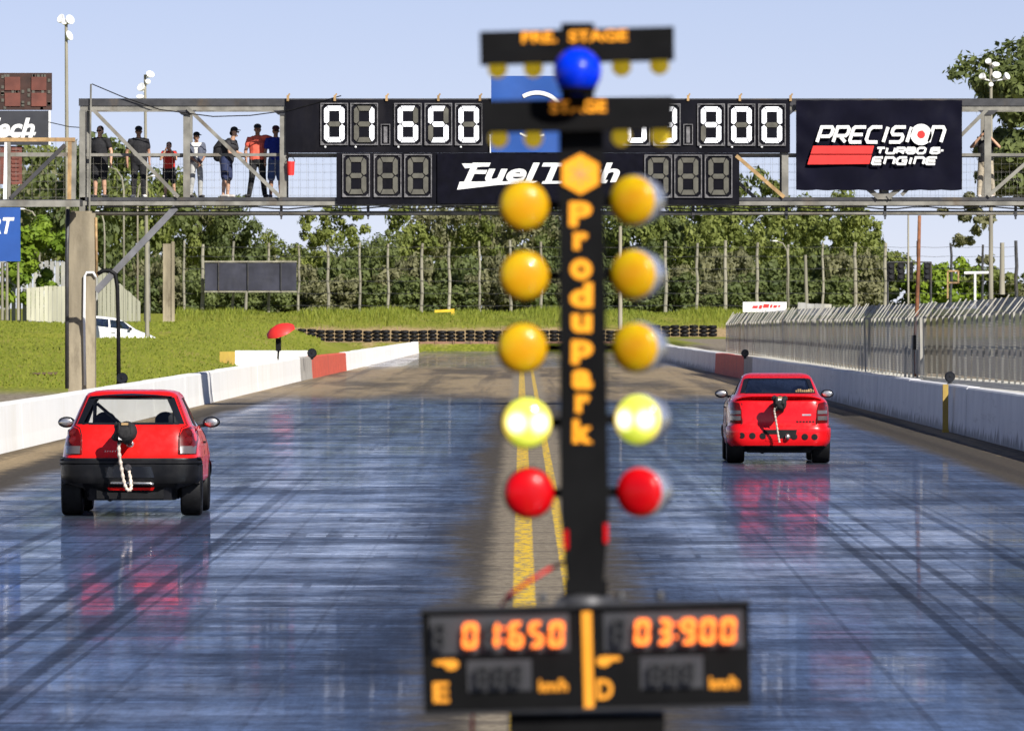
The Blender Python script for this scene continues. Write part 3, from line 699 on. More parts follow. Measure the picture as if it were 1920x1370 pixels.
GL = {'P':[[(0,0),(0,1),(.85,1),(1,.85),(1,.52),(.85,.38),(.16,.38)]], 'R':[[(0,0),(0,1),(.85,1),(1,.85),(1,.55),(.85,.42),(.16,.42)],[(.5,.33),(1,0)]],
 'E':[[(1,1),(.12,1),(0,.88),(0,.12),(.12,0),(1,0)],[(.14,.5),(.92,.5)]], 'C':[[(1,1),(.2,1),(0,.8),(0,.2),(.2,0),(1,0)]], 'I':[[(0,0),(0,1)]],
 'S':[[(1,1),(.15,1),(0,.86),(0,.64),(.14,.5),(.86,.5),(1,.36),(1,.14),(.85,0),(0,0)]], 'n':[[(0,0),(0,1),(.8,1),(1,.8),(1,0)]],
 'T':[[(0,1),(1,1)],[(.5,.9),(.5,0)]], 'U':[[(0,1),(0,.15),(.15,0),(1,0),(1,1)]], 'B':[[(0,.0),(0,1),(.8,1),(.95,.87),(.95,.65),(.82,.53),(.16,.53)],[(.14,.53),(.86,.46),(1,.34),(1,.13),(.85,0),(.1,0)]],
 'O':[[(0,.2),(0,.8),(.2,1),(.8,1),(1,.8),(1,.2),(.8,0),(.2,0)]], 'a':[[(1,1),(.2,1),(0,.8),(0,.2),(.2,0),(1,0),(1,.5),(.5,.5)]],
 '&':[[(.75,1),(.15,1),(0,.86),(0,.66),(.15,.52),(.8,.52)],[(.15,.45),(0,.34),(0,.13),(.15,0),(.6,0),(.78,.15),(.78,.4)],[(.86,.52),(1.1,.52)]]}
def logo(b, s, x0, x1, z0, z1, t, y, sh):
    wts = [.28 if c == 'I' else .35 if c == ' ' else 1.0 for c in s]; gap = .34
    tot = sum(wts) + gap*(len(s)-1); u = (x1-x0)/tot; x = x0; out = []
    for i, (c, w_) in enumerate(zip(s, wts)):
        if c == '@': out.append(x+u*w_/2)
        for j, st in enumerate(GL.get(c, [])):
            pts = [(x + (a if c != 'I' else .14)*u*1.0 + (z0+bb*(z1-z0)-z0)*sh, z0+bb*(z1-z0)) for a, bb in st]
            stroke(b, pts, t, y - .002*j, closed=(c == 'O'))
        x += u*(w_+gap)
    return out
b = MB(); yy = YB-.19
c0 = logo(b, 'PRECISI@n', gx(1531), gx(1763), gz(267), gz(239), .085, yy, .32)
ox = c0[0] + .32*.19; oz = gz(253)
b.lathe([(.145,0),(.27,0),(.27,.004),(.145,.004)], (ox, yy, oz), 'y', 28)
logo(b, 'TURBO', gx(1641), gx(1732), gz(288), gz(278), .055, yy, .3); logo(b, '&', gx(1743), gx(1764), gz(288), gz(278), .05, yy, .3)
logo(b, 'EnaInE', gx(1634), gx(1752), gz(308), gz(296), .06, yy, .3)
b.build('lettering', M['whitetxt'], pb, recalc=False)
b = MB(); b.lathe([(.0,-.001),(.1,-.001),(.1,.004),(0,.004)], (ox, yy, oz), 'y', 20)
for k in range(6): b.prism([(ox+.11*math.cos(t), oz+.11*math.sin(t)) for t in (k*1.047, k*1.047+.55, k*1.047+.27)], yy-.004, yy-.002)
b.prism([(gx(1524),gz(274)), (gx(1638),gz(274)), (gx(1634),gz(289)), (gx(1519),gz(289))], yy, yy+.01)
b.prism([(gx(1518.5),gz(291)), (gx(1633.5),gz(291)), (gx(1629),gz(308)), (gx(1513),gz(309))], yy, yy+.01)
b.build('red_stripes', M['bred'], pb)

# board, sign and banner at the left edge
M['brown'] = mat('faded_brown_board', (.05,.022,.016), .7, var=.4, sc=2)
M['brownred'] = mat('faded_red_window', (.16,.05,.035), .7, var=.3, sc=2)
DL = 222.0
lx = lambda p: PX(p, DL); lz = lambda r: PZ(r, DL)
ob = thing('old_digit_board', 'faded brown digit board above the dark sign at the far left edge', 'scoreboard', (lx(20), DL, lz(207)))
b = MB(); b.box(lx(-110), lx(97), DL, DL+.15, lz(206.5), lz(137)); b.build('cabinet', M['brown'], ob)
for p in (-88, -32, 24, 73):
    b = MB()
    for r in (157, 187): b.box(lx(p-15 if p<60 else p-14), lx(p+14), DL-.03, DL-.002, lz(r+12.5), lz(r-12.5))
    o = b.build('digit_window', M['brownred'], ob)
    b = MB()
    for i in range(26):
        sd_ = random.choice('lrtbm'); a = random.uniform(-1,1)
        X_ = p + {'l':-19,'r':19}.get(sd_, a*15); Z_ = 172 + {'t':-29,'b':30,'m':0}.get(sd_, a*28)
        if random.random() < .55: b.box(lx(X_-2.5), lx(X_+2.5), DL-.02, DL-.006, lz(Z_+3), lz(Z_-3))
    b.build('worn_flaps', M['dimseg'], o)
M['signg'] = mat('dark_grey_sign', (.035,.037,.045), .55, var=.15)
sg = thing('hanging_sign', 'dark grey sign with white Tech lettering cut by the left edge of the view', 'sign', (lx(20), DL, lz(272)))
b = MB(); b.box(lx(-110), lx(91), DL-.06, DL+.1, lz(272), lz(208)); b.build('panel', M['signg'], sg)
b = MB(); b.box(lx(91.3), lx(95), DL-.065, DL+.1, lz(272), lz(207.5)); b.build('edge_strip', M['white'], sg)
b = MB(); text(b, 'FuelTech', (lx(-28), DL-.065, lz(240)), w=2.6, h=.52, shear=.28, bold=.03)
b.prism([(lx(-110),lz(249)), (lx(68),lz(248)), (lx(66),lz(254)), (lx(-110),lz(256))], DL-.068, DL-.064); b.build('lettering', M['whitetxt'], sg, recalc=False)
b = MB(); b.box(lx(-110), lx(41), DL+.02, DL+.12, lz(345), lz(274)); 
for r in range(277, 345, 8): b.box(lx(22), lx(36), DL-.005, DL+.018, lz(r+5), lz(r))
lo_ = tag(b.build('lower_board', M['brownred']), 'faded red slatted board below the dark sign at the left edge', 'board')
sb = thing('blue_sign', 'blue sign with white lettering hanging under the platform at the left edge', 'sign', (PX(-10,213.5), 213.5, PZ(490,213.5)))
b = MB(); b.box(PX(-90,213.5), PX(38,213.5), 213.5, 213.6, PZ(490,213.5), PZ(389,213.5)); b.build('panel', M['blue'], sb)
b = MB(); text(b, 'SPORT', (PX(-26,213.5), 213.49, PZ(423,213.5)), w=1.42, h=.42, shear=.25, bold=.03)
stroke(b, [(PX(-40+35*math.cos(t),213.5), PZ(402-6*math.sin(t),213.5)) for t in np.linspace(2.5, -.3, 10)], .09, 213.488); b.build('lettering', M['whitetxt'], sb, recalc=False)

# ---------------------------------------------------------------- people on the footbridge
def cloth_m(n, c): M[n] = mat(n, c, .85, var=.2, sc=12); return M[n]
cloth_m('black_cloth', (.012,.012,.015)); cloth_m('charcoal_cloth', (.025,.025,.03)); cloth_m('navy_denim', (.02,.03,.085)); cloth_m('blue_cloth', (.01,.03,.28)); cloth_m('light_denim', (.06,.1,.24))
cloth_m('red_cloth', (.62,.03,.02)); cloth_m('coral_cloth', (.85,.14,.085)); cloth_m('grey_cloth', (.10,.11,.15)); cloth_m('white_cloth', (.75,.74,.7)); cloth_m('khaki_cloth', (.42,.36,.27)); cloth_m('hair', (.015,.011,.009)); cloth_m('maroon_cloth', (.07,.012,.02)); cloth_m('pale_denim', (.42,.42,.40)); cloth_m('cream_shoe', (.6,.55,.5)); cloth_m('green_black', (.02,.025,.02))
def soft(name, parts_, voxel, m, par, extra=None):
    """union of tapered limbs remeshed to one continuous surface"""
    b = MB()
    for pts, rs in parts_:
        if len(pts) == 1: b.ball(pts[0], rs, 14); continue
        pts = [Vector(p) for p in pts]; rs = list(rs)
        f = lambda r, k: tuple(x*k for x in r) if isinstance(r, (tuple, list)) else r*k
        g_ = lambda r: min(r) if isinstance(r, (tuple, list)) else r
        d0 = (pts[0]-pts[1]).normalized()*g_(rs[0]); d1 = (pts[-1]-pts[-2]).normalized()*g_(rs[-1])
        P2 = [pts[0]+d0*.9, pts[0]+d0*.6] + pts + [pts[-1]+d1*.6, pts[-1]+d1*.9]
        R2 = [f(rs[0],.4), f(rs[0],.8)] + rs + [f(rs[-1],.8), f(rs[-1],.4)]
        main = (pts[-1]-pts[0]).normalized()
        b.tube(P2, R2, 12, ax=(1,0,0) if abs(main.x) < .8 else (0,1,0))
    o = b.build('tmp', m, None, weld=False)
    r = o.modifiers.new('r', 'REMESH'); r.mode = 'VOXEL'; r.voxel_size = voxel; r.use_smooth_shade = True
    s_ = o.modifiers.new('s', 'SMOOTH'); s_.iterations = 3; s_.factor = .5
    me = new_from_eval(o); bpy.data.objects.remove(o)
    if extra:
        me.materials.append(extra[1]); bm = bmesh.new(); bm.from_mesh(me); n0 = len(bm.faces)
        t_ = bpy.data.meshes.new('t'); t_.from_pydata(extra[0].v, [], extra[0].f); bm.from_mesh(t_); bm.faces.ensure_lookup_table()
        for i in range(n0, len(bm.faces)): bm.faces[i].material_index = len(me.materials)-1
        bm.to_mesh(me); bm.free()
    me.name = name; q_ = bpy.data.objects.new(name, me); COL.objects.link(q_); q_.parent = par
    return q_
V = Vector
def person(label, px, foot, top, d, yaw=0, J=None, shirt='black_cloth', sleeve=.5, bottom='black_cloth', legs=.55, shoe='black_cloth', cap=None, hair=True, glasses=False, skin='skin', fat=1.1, vest=None, brim=(0,-1), base=None):
    s = (foot-top)*d/F/1.75
    z0 = PZ(foot, d) if base is None else base
    t = thing('person', label, 'person', (PX(px,d), d, z0)); t.rotation_euler = (0,0,0)
    j = dict(pel=(0,0,.95), wai=(0,0,1.1), che=(0,.01,1.3), nec=(0,0,1.46), hea=(0,-.02,1.62))
    for k, sg_ in (('L',-1),('R',1)):
        j.update({'sho'+k:(sg_*.185,0,1.41), 'elb'+k:(sg_*.25,.03,1.13), 'wri'+k:(sg_*.26,-.03,.88), 'hip'+k:(sg_*.09,0,.92), 'kne'+k:(sg_*.11,-.02,.49), 'ank'+k:(sg_*.12,.02,.085), 'toe'+k:(sg_*.15,-.13,.035)})
    j.update(J or {})
    cy, sy = math.cos(yaw), math.sin(yaw)
    W = lambda p: V((p[0]*cy-p[1]*sy, p[0]*sy+p[1]*cy, p[2]))*s
    j = {k: W(p) for k, p in j.items()}
    fwd = W((0,-1,0)).normalized(); lat = W((1,0,0)).normalized(); up = V((0,0,1))
    B = [([j['pel'], j['wai'], j['che'], (j['shoL']+j['shoR'])/2], [(.15*s*fat,.11*s*fat),(.14*s*fat,.105*s*fat),(.165*s*fat,.115*s*fat),(.12*s,.08*s)]),
         ([j['nec']-up*.05*s, j['hea']-up*.04*s], [.06*s,.052*s]),
         ([j['hea']-up*.045*s-fwd*-.012*s, j['hea']+up*.02*s, j['hea']+up*.06*s], [(.058*s,.07*s),(.074*s,.092*s),(.068*s,.085*s)]),
         ([j['hea']+fwd*.085*s+up*.012*s, j['hea']+fwd*.112*s-up*.02*s], [.01*s,.014*s]),
         ([j['hea']+fwd*.07*s-up*.085*s], (.03*s,.03*s,.025*s))]
    for k, sg_ in (('L',-1),('R',1)):
        B.append(([j['hea']+lat*sg_*.077*s-up*.005*s], (.014*s,.02*s,.03*s)))
        B.append(([j['sho'+k]-lat*sg_*.05*s, j['sho'+k], (j['sho'+k]+j['elb'+k])/2, j['elb'+k]], [.05*s,.056*s,.047*s*fat,.04*s]))
        B.append(([j['elb'+k], j['elb'+k].lerp(j['wri'+k],.35), j['wri'+k]], [.04*s,.041*s,.028*s]))
        dh = (j['wri'+k]-j['elb'+k]).normalized(); sp_v = fwd - dh*dh.dot(fwd)
        if sp_v.length < .3: sp_v = lat - dh*dh.dot(lat)
        sp_v.normalize(); nrm = dh.cross(sp_v); pe = j['wri'+k]+dh*.09*s
        B.append(([j['wri'+k], j['wri'+k]+dh*.05*s, pe], [.026*s,(.032*s),.034*s]))
        for q_, (o_, l_) in enumerate(((-.03,.065),(-.01,.08),(.01,.075),(.03,.058))):
            a = pe+sp_v*o_*s; m_ = a+dh*l_*.55*s; e = m_+dh*l_*.4*s - nrm*sg_*.0*s + lat*(-sg_)*.018*s
            B.append(([a-dh*.02*s, m_, e], [.0105*s,.0095*s,.0085*s]))
        a = j['wri'+k]+dh*.03*s+sp_v*.025*s; B.append(([a, a+sp_v*.03*s+dh*.025*s, a+sp_v*.035*s+dh*.055*s], [.013*s,.011*s,.009*s]))
        B.append(([j['hip'+k], j['hip'+k].lerp(j['kne'+k],.5), j['kne'+k]], [.085*s*fat,.075*s*fat,.055*s]))
        B.append(([j['kne'+k], j['kne'+k].lerp(j['ank'+k],.35)+fwd*-.01*s, j['ank'+k]], [.054*s,.057*s,.037*s]))
        B.append(([j['ank'+k]-up*.03*s, j['toe'+k]], [.04*s,(.045*s,.03*s)]))
    eyes = MB()
    for sg_ in (-1,1): c_ = j['hea']+fwd*.084*s+lat*sg_*.03*s+up*.012*s; eyes.ball(tuple(c_), .011*s, 8, k=6)
    body = soft('body', B, .0085*s, M[skin], t, (eyes, M['hair']))
    # clothes
    T = [([j['pel']-up*.03*s, j['wai'], j['che'], (j['shoL']+j['shoR'])/2-up*.01*s], [(.178*s*fat,.135*s*fat),(.17*s*fat,.13*s*fat),(.188*s*fat,.138*s*fat),(.14*s,.095*s)])]
    for k, sg_ in (('L',-1),('R',1)):
        e = j['sho'+k].lerp(j['elb'+k], sleeve)
        T.append(([j['sho'+k]-lat*sg_*.06*s, j['sho'+k], e], [.07*s,.077*s,.072*s]))
    soft('shirt', T, .014*s, M[shirt], t)
    if vest:
        soft('open_shirt', [([j['pel']+V((sg_*.09*s,.0,.05*s)), j['che']+V((sg_*.1*s,0,0)), j['sho'+k]*.9+j['che']*.1], [(.1*s,.14*s),(.1*s,.15*s),(.06*s,.09*s)]) for k, sg_ in (('L',-1),('R',1))] +
             [([j['sho'+k], j['sho'+k].lerp(j['elb'+k], sleeve)], [.08*s,.075*s]) for k in 'LR'], .014*s, M[vest], t)
    T = [([j['wai']-up*.03*s, j['pel']-up*.05*s], [(.15*s*fat,.12*s*fat),(.165*s*fat,.135*s*fat)])]
    for k in 'LR':
        if legs <= 1:
            e = j['hip'+k].lerp(j['kne'+k], legs*1.0)
            T.append(([j['hip'+k], j['hip'+k].lerp(e,.5), e], [.105*s*fat,.1*s*fat,.098*s]))
        else:
            T.append(([j['hip'+k], j['kne'+k]], [.1*s*fat,.076*s])); T.append(([j['kne'+k], j['ank'+k]-up*.01*s], [.076*s,.06*s]))
    soft('shorts' if legs <= 1 else 'trousers', T, .014*s, M[bottom], t)
    for k in 'LR':
        soft('shoe', [([j['ank'+k]-up*.045*s+fwd*-.03*s, j['toe'+k]+up*.008*s], [(.052*s,.045*s),(.054*s,.038*s)])], .01*s, M[shoe], t)
    h = j['hea']
    if cap:
        bf = W((brim[0], brim[1], 0)).normalized()
        soft('cap', [([h+up*.075*s], (.093*s,.105*s,.07*s)), ([h+up*.055*s], (.095*s,.107*s,.03*s)), ([h+up*.06*s+bf*.08*s, h+up*.05*s+bf*.17*s], [(.07*s,.012*s),(.05*s,.01*s)])], .01*s, M[cap], t)
    if hair:
        soft('hair', [([h+up*.05*s-fwd*.02*s], (.088*s,.1*s,.085*s) if not cap else (.084*s,.094*s,.06*s)), ([h-up*.02*s-fwd*.05*s], (.075*s,.065*s,.07*s))], .012*s, M['hair'], t)
    if glasses:
        soft('sunglasses', [([h+fwd*.095*s+lat*sg_*.032*s+up*.012*s], (.03*s,.016*s,.02*s)) for sg_ in (-1,1)] + [([h+fwd*.1*s-lat*.06*s+up*.015*s, h+fwd*.1*s+lat*.06*s+up*.015*s], [.008*s,.008*s])], .006*s, M['hair'], t)
    return t, j, s
DP = DG + .85
p1, j, s = person('person in black polo shirt, black shorts and sunglasses at the left end', 187, 371, 236, DP, yaw=-.3, sleeve=.55, bottom='black_cloth', legs=.95, shoe='charcoal_cloth', glasses=True, fat=1.18, J={'elbR':(.30,.0,1.12),'wriR':(.31,-.06,.88),'hea':(.02,-.03,1.62)})
p2, j, s = person('person all in black with cap and long trousers standing with arms down', 260, 371, 237, DP, yaw=.05, sleeve=.6, bottom='black_cloth', legs=2, shoe='white_cloth', cap='black_cloth', glasses=True, fat=1.2, skin='skind', J={'elbL':(-.29,.02,1.12),'wriL':(-.28,-.05,.86)})
p3, j, s = person('child in red shirt and black shorts holding hands to the face', 317, 371, 266, DP, yaw=-.1, shirt='red_cloth', sleeve=.2, bottom='black_cloth', legs=.95, shoe='cream_shoe', J={'elbL':(-.24,-.16,1.2),'wriL':(-.09,-.2,1.47),'elbR':(.24,-.16,1.2),'wriR':(.09,-.2,1.47),'kneR':(.13,.0,.5),'ankR':(.16,.1,.12),'toeR':(.19,-.03,.05)})
p4, j, s = person('person in grey shirt over white with pale jeans and cap, hands together', 368, 371, 248, DP, yaw=.4, shirt='white_cloth', vest='grey_cloth', sleeve=.6, bottom='pale_denim', legs=2, shoe='charcoal_cloth', cap='black_cloth', skin='skind', fat=.9, brim=(.4,-1), J={'elbL':(-.22,-.03,1.12),'wriL':(-.05,-.2,.95),'elbR':(.22,-.03,1.12),'wriR':(.05,-.2,.92),'kneL':(-.12,-.02,.5),'ankL':(-.16,.03,.09)})
p5, j, s = person('person in dark shirt and navy shorts with a black backpack leaning on the rail', 424, 371, 237, DP, yaw=1.15, shirt='charcoal_cloth', sleeve=.6, bottom='navy_denim', legs=.98, shoe='cream_shoe', cap='black_cloth', glasses=True, J={'wai':(0,-.02,1.1),'che':(0,-.1,1.3),'nec':(0,-.16,1.44),'hea':(0,-.22,1.6),'shoL':(-.18,-.13,1.38),'shoR':(.18,-.13,1.38),'elbL':(-.22,-.2,1.1),'wriL':(-.16,-.42,1.05),'elbR':(.22,-.2,1.1),'wriR':(.16,-.42,1.05)})
bk = thing('backpack', 'black backpack worn by the person leaning on the footbridge rail', 'backpack', p5.location)
f5 = V((-math.sin(1.15)*-1, -math.cos(1.15), 0)).normalized()
soft('bag', [([-f5*.2*s+V((0,0,1.02*s)), -f5*.17*s+V((0,0,1.2*s)), -f5*.1*s+V((0,0,1.34*s))], [(.15*s,.15*s),(.17*s,.15*s),(.13*s,.1*s)])], .014, M['black_cloth'], bk)
soft('shoulder_strap', [([f5*.0*s+V((-.08*s,-.1*s,1.42*s)), f5*.2*s+V((-.08*s,-.06*s,1.3*s)), f5*.1*s+V((-.08*s,-.08*s,1.08*s))], [.02*s,.02*s,.02*s])], .01, M['green_black'], bk)
p6, j, s = person('person in coral red shirt and black trousers with one arm round a neighbour', 483, 371, 233, DP+.1, yaw=-.05, shirt='coral_cloth', sleeve=.5, bottom='black_cloth', legs=2, shoe='black_cloth', cap='black_cloth', skin='skind', fat=1.15, J={'shoR':(.2,0,1.43),'elbR':(.43,.08,1.36),'wriR':(.62,.1,1.36),'elbL':(-.29,.03,1.12),'wriL':(-.27,-.04,.87),'kneL':(-.13,-.02,.5),'ankL':(-.2,.0,.09),'toeL':(-.26,-.1,.04),'kneR':(.13,-.02,.5),'ankR':(.17,0,.09),'toeR':(.24,-.1,.04)})
p7, j, s = person('person in blue shirt and light denim shorts beside the dark panel', 517, 371, 236, DP, yaw=.15, shirt='blue_cloth', sleeve=.6, bottom='light_denim', legs=1.0, shoe='grey_cloth', cap='maroon_cloth', glasses=True, skin='skind', fat=.95)
p8, j, s = person('person in black shirt and khaki trousers raising both hands to the face', 1848, 371, 243, DP, yaw=-.1, sleeve=.55, bottom='khaki_cloth', legs=2, shoe='cream_shoe', skin='skin', J={'elbL':(-.36,-.15,1.3),'wriL':(-.12,-.22,1.56),'elbR':(.36,-.15,1.3),'wriR':(.12,-.22,1.56),'kneL':(-.14,0,.5),'ankL':(-.17,0,.09),'kneR':(.15,-.02,.5),'ankR':(.2,0,.09)})
cm = thing('camera', 'small dark camera held to the face by the person in khaki trousers', 'camera', p8.location)
b = MB(); c_ = p8.location + V((.0,-.2*s,1.6*s)); b.box(c_.x-.07, c_.x+.07, c_.y-.04, c_.y+.03, c_.z-.045, c_.z+.045); b.build('case', M['black_cloth'], cm)
b = MB(); b.lathe([(.035,-.1),(.04,-.1),(.04,0),(.03,0)], (c_.x, c_.y-.04, c_.z), 'y', 12); b.build('lens', M['glassdark'], cm)
bu = thing('bucket', 'small dark red bucket hanging from the footbridge rail', 'bucket', (gx(545.5), DG-.17, gz(330)))
b = MB(); b.lathe([(.06,gz(329)),(.08,gz(329)),(.1,gz(304)),(.105,gz(304)),(.1,gz(303)),(.085,gz(327))], (gx(545.5), DG-.17, 0), 'z', 16); b.build('pail', M['bred'], bu, smooth=40)
b = MB(); b.tube([(gx(545.5)+.1*math.cos(t), DG-.17, gz(304)+.13*math.sin(t)) for t in np.linspace(0, math.pi, 9)], .01, 6); b.tube([(gx(545.5), DG-.17, gz(294)), (gx(540), DG-.15, gz(291)), (gx(537), DG-.02, gz(290))], .012, 6); b.build('handle', M['rubber'], bu)
# ---------------------------------------------------------------- starting light tree
D0 = 16000/600; KT = .6          # drawn at 600 pixels per metre, then set down nearer and smaller
ZB = CH - CH/KT                  # its foot on the ground once scaled
def T(px, py, dy=0): return V(((px-CX)/600, D0+dy, CH-(py-CY)/600))
st = thing('starting_light_tree', 'black drag racing starting light tree with amber and red lamps and orange lettering', 'starting light', (T(1100,0).x, D0, 0))
ROLL = .024
M['matte'] = mat('matte_black', (.0045,.0045,.005), .8, var=.3, spec=.12)
def lens_mat(name, c1, c2, e=0):
    g = NG(name); co = g.co(); n = g.noise(co, 9, 2); n2 = g.noise(co, 60, 1)
    g.set(base_color=g.mix(g.sm(n, .3, .7), c1, c2), roughness=.3, emission_color=c1, emission_strength=e)
    g.b.inputs['Specular IOR Level'].default_value = .15; g.b.inputs['Coat Weight'].default_value = .35; g.b.inputs['Coat Roughness'].default_value = .03
    g.b.inputs['Subsurface Weight'].default_value = .3; g.b.inputs['Subsurface Radius'].default_value = (.05,.03,.01)
    return g.mat
M['amber'] = lens_mat('amber_lens', (.56,.38,.006), (.60,.28,.004)); M['ambery'] = lens_mat('yellow_amber_lens', (.58,.41,.006), (.58,.27,.003))
M['redl'] = lens_mat('red_lens', (.62,.002,.006), (.5,.002,.005)); M['bluel'] = lens_mat('blue_lens', (.0,.035,.75), (.0,.025,.6)); M['bulb'] = lens_mat('small_bulb', (.66,.46,.02), (.7,.5,.02), .3)
g = NG('lit_amber_lens'); co = g.co()       # two burning bulbs show through the lens
def hot(x): 
    vm = g.n('ShaderNodeVectorMath', operation='DISTANCE'); g.lk(co, vm.inputs[0]); vm.inputs[1].default_value = (x, -.04, .0); return g.sm(vm.outputs['Value'], .05, .014)
h = g.math('MAXIMUM', hot(-.036), hot(.04))
sp = g.n('ShaderNodeSeparateXYZ'); g.lk(co, sp.inputs[0])
rim = g.sm(g.math('ABSOLUTE', sp.outputs[0]), .03, .07)
c = g.mix(rim, (.55,.72,.02), (1,.62,.02)); c = g.mix(h, c, (1,.95,.7))
g.set(base_color=(.6,.6,.1), roughness=.15, emission_color=c, emission_strength=g.math('MULTIPLY_ADD', h, 1.3, .42)); M['lit'] = g.mat
def spart(nm, fn, m, par=st, sm=None, recalc=True):
    b = MB(); fn(b); return b.build(nm, M[m], par, smooth=sm, recalc=recalc)
# column
spart('column', lambda b: (b.add([T(*p, dy) for dy in (-.06,.06) for p in ((1048,240),(1130,240),(1141,960),(1132,1090),(1062,1090),(1051,960))],
     [(0,1,2,3,4,5),(11,10,9,8,7,6)] + [(i,6+i,6+(i+1)%6,(i+1)%6) for i in range(6)]), b.box(T(1058,0).x, T(1139,0).x, D0-.065, D0+.065, T(0,1112).z, T(0,1087).z)), 'matte')
spart('neck', lambda b: b.box(T(1052,0).x, T(1114,0).x, D0-.03, D0+.05, T(0,250).z, T(0,44).z), 'matte')
def slab(b, corners, y0, y1):
    vs = [(T(*p).x, y, T(*p).z) for y in (y0, y1) for p in corners]; n = len(corners)
    b.add(vs, [tuple(range(n)), tuple(range(2*n-1,n-1,-1))] + [(i,n+i,n+(i+1)%n,(i+1)%n) for i in range(n)])
def hood(name, c4, mid):
    """visor box: upright upper face, lower lip sloping towards the viewer"""
    (xl,yl),(xr,yr),(xr2,yr2),(xl2,yl2) = c4; b = MB()
    L = [(T(xl,yl), D0-.07), (T(xr,yr), D0-.07), (T(xr2,yr2-mid), D0-.075), (T(xl2,yl2-mid), D0-.075), (T(xr2,yr2), D0-.13), (T(xl2,yl2), D0-.13)]
    fr = [(p.x, y, p.z) for p, y in L]; bk = [(p.x, D0+.03, p.z) for p, y in (L[0],L[1],L[4],L[5])]
    vs = fr + bk
    b.add(vs, [(0,1,2,3),(3,2,4,5),(6,9,8,7),(0,6,7,1),(5,4,8,9),(0,3,5,9,6),(1,7,8,4,2)])
    return b.build(name, M['matte'], st)
h1 = hood('pre_stage_hood', ((899,61),(1263,51),(1263,114),(901,123)), 26)
h2 = hood('stage_hood', ((902,190),(1262,183),(1260,243),(905,250)), 26)
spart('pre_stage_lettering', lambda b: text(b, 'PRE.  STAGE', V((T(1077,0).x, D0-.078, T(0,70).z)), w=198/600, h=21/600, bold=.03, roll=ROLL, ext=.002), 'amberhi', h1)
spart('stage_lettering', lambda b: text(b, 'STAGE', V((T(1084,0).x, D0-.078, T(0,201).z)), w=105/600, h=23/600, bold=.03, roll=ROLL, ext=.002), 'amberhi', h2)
for hh, row in ((h1, ((933,128),(1000,127),(1165,124),(1236,121))), (h2, ((935,258),(1000,258),(1165,255),(1238,253)))):
    for p in row: spart('small_bulb', lambda b: (b.ball(T(p[0], p[1]+2, -.05), .031, 14), b.lathe([(.02,.02),(.02,.05)], T(*p, -.05), 'z', 12)), 'bulb', hh, True)
bb = spart('blue_beacon', lambda b: b.ball(T(1082,137,-.17), .075, 24, k=16), 'bluel', sm=True)
spart('beacon_collar', lambda b: b.lathe([(.045,-.07),(.06,-.055),(.06,-.05),(.045,-.045)], T(1082,137,-.17), 'z', 20), 'matte', bb, 40)
spart('beacon_bracket', lambda b: b.bar(T(1082,180,-.17), T(1082,200,-.05), .05, .03), 'matte', bb)
hx = [(T(1088,327).x+.0625*1.05*math.cos(t), T(0,327).z+.0625*1.02*math.sin(t)) for t in [R(30+60*i) for i in range(6)]]
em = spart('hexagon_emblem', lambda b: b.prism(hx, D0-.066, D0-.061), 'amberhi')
def hl(b):
    c_ = V((T(1088,0).x, T(0,327).z))
    for i in range(3):
        t = R(30+60*i); u = V((math.cos(t), math.sin(t)))*.036; n_ = V((-u.y, u.x)).normalized()*.0028
        pts = [c_+u+n_, c_-u+n_, c_-u-n_, c_+u-n_]; b.prism([(q.x, q.y) for q in pts], D0-.0675-.0003*i, D0-.0665-.0003*i)
spart('emblem_lines', hl, 'orust', em)
for ch, y, w_, h_ in (('P',402,42,46),('r',452,27,32),('o',505,40,38),('d',553,42,46),('u',606,38,34),('p',660,40,44),('a',711,38,36),('r',756,27,34),('k',808,38,44)):
    x = 1088 + (y-400)*.012
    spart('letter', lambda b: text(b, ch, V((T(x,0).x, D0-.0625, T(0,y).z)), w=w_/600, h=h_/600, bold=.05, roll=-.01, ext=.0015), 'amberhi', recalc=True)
def lamp(px, py, m, yaw, side):
    c_ = T(px, py)
    b = MB(); b.lathe([(.0,.13),(.052,.13),(.07,.1),(.074,.035),(.079,.02),(.079,.004),(.072,.0),(.0,.0)], (0,0,0), 'y', 28)
    o = b.build('lamp', M['chrome'] if side > 0 else M['matte'], st, smooth=35)
    me = o.data
    for v in me.vertices: v.co += st.location      # local about the lens
    o.location = c_ + V((0,-.02,0)) - st.location; o.rotation_euler = (0, 0, -yaw)
    b = MB(); b.ball((0,-.004,0), (.077,.034,.077), 28, k=14); l = b.build('lens', M[m], None, smooth=True); l.parent = o
    b = MB(); b.lathe([(.074,.034),(.081,.03),(.081,.018),(.074,.016)], (0,0,0), 'y', 28); r_ = b.build('rim', M['chrome'] if side > 0 else M['matte'], None, smooth=35); r_.parent = o
    b = MB(); e = T(1090+py*.008, py, 0) - c_ ; Rz = Matrix.Rotation(yaw, 3, 'Z')
    b.bar(Rz @ (e*.35 + V((0,.05,0))), Rz @ (e*.8+V((0,.05,0))), .03, .03); a_ = b.build('arm', M['matte'], None); a_.parent = o
    return o
M['chrome'] = mat('polished_reflector', (.75,.76,.8), .25, .8, var=.1)
for px, py, m in ((983,386,'amber'),(983,517,'amber'),(980,652,'amber'),(988,792,'lit'),(993,924,'redl')): lamp(px, py, m, -.08, -1)
for px, py, m in ((1186,376,'ambery'),(1187,515,'ambery'),(1191,651,'ambery'),(1196,786,'lit'),(1199,922,'redl')): lamp(px, py, m, .4, 1)
for p in ((1061,1010),(1136,998)): spart('side_reflector', lambda b: b.box(T(p[0]-4,0).x, T(p[0]+4,0).x, D0-.07, D0-.02, T(0,p[1]+18).z, T(0,p[1]-18).z), 'redl')
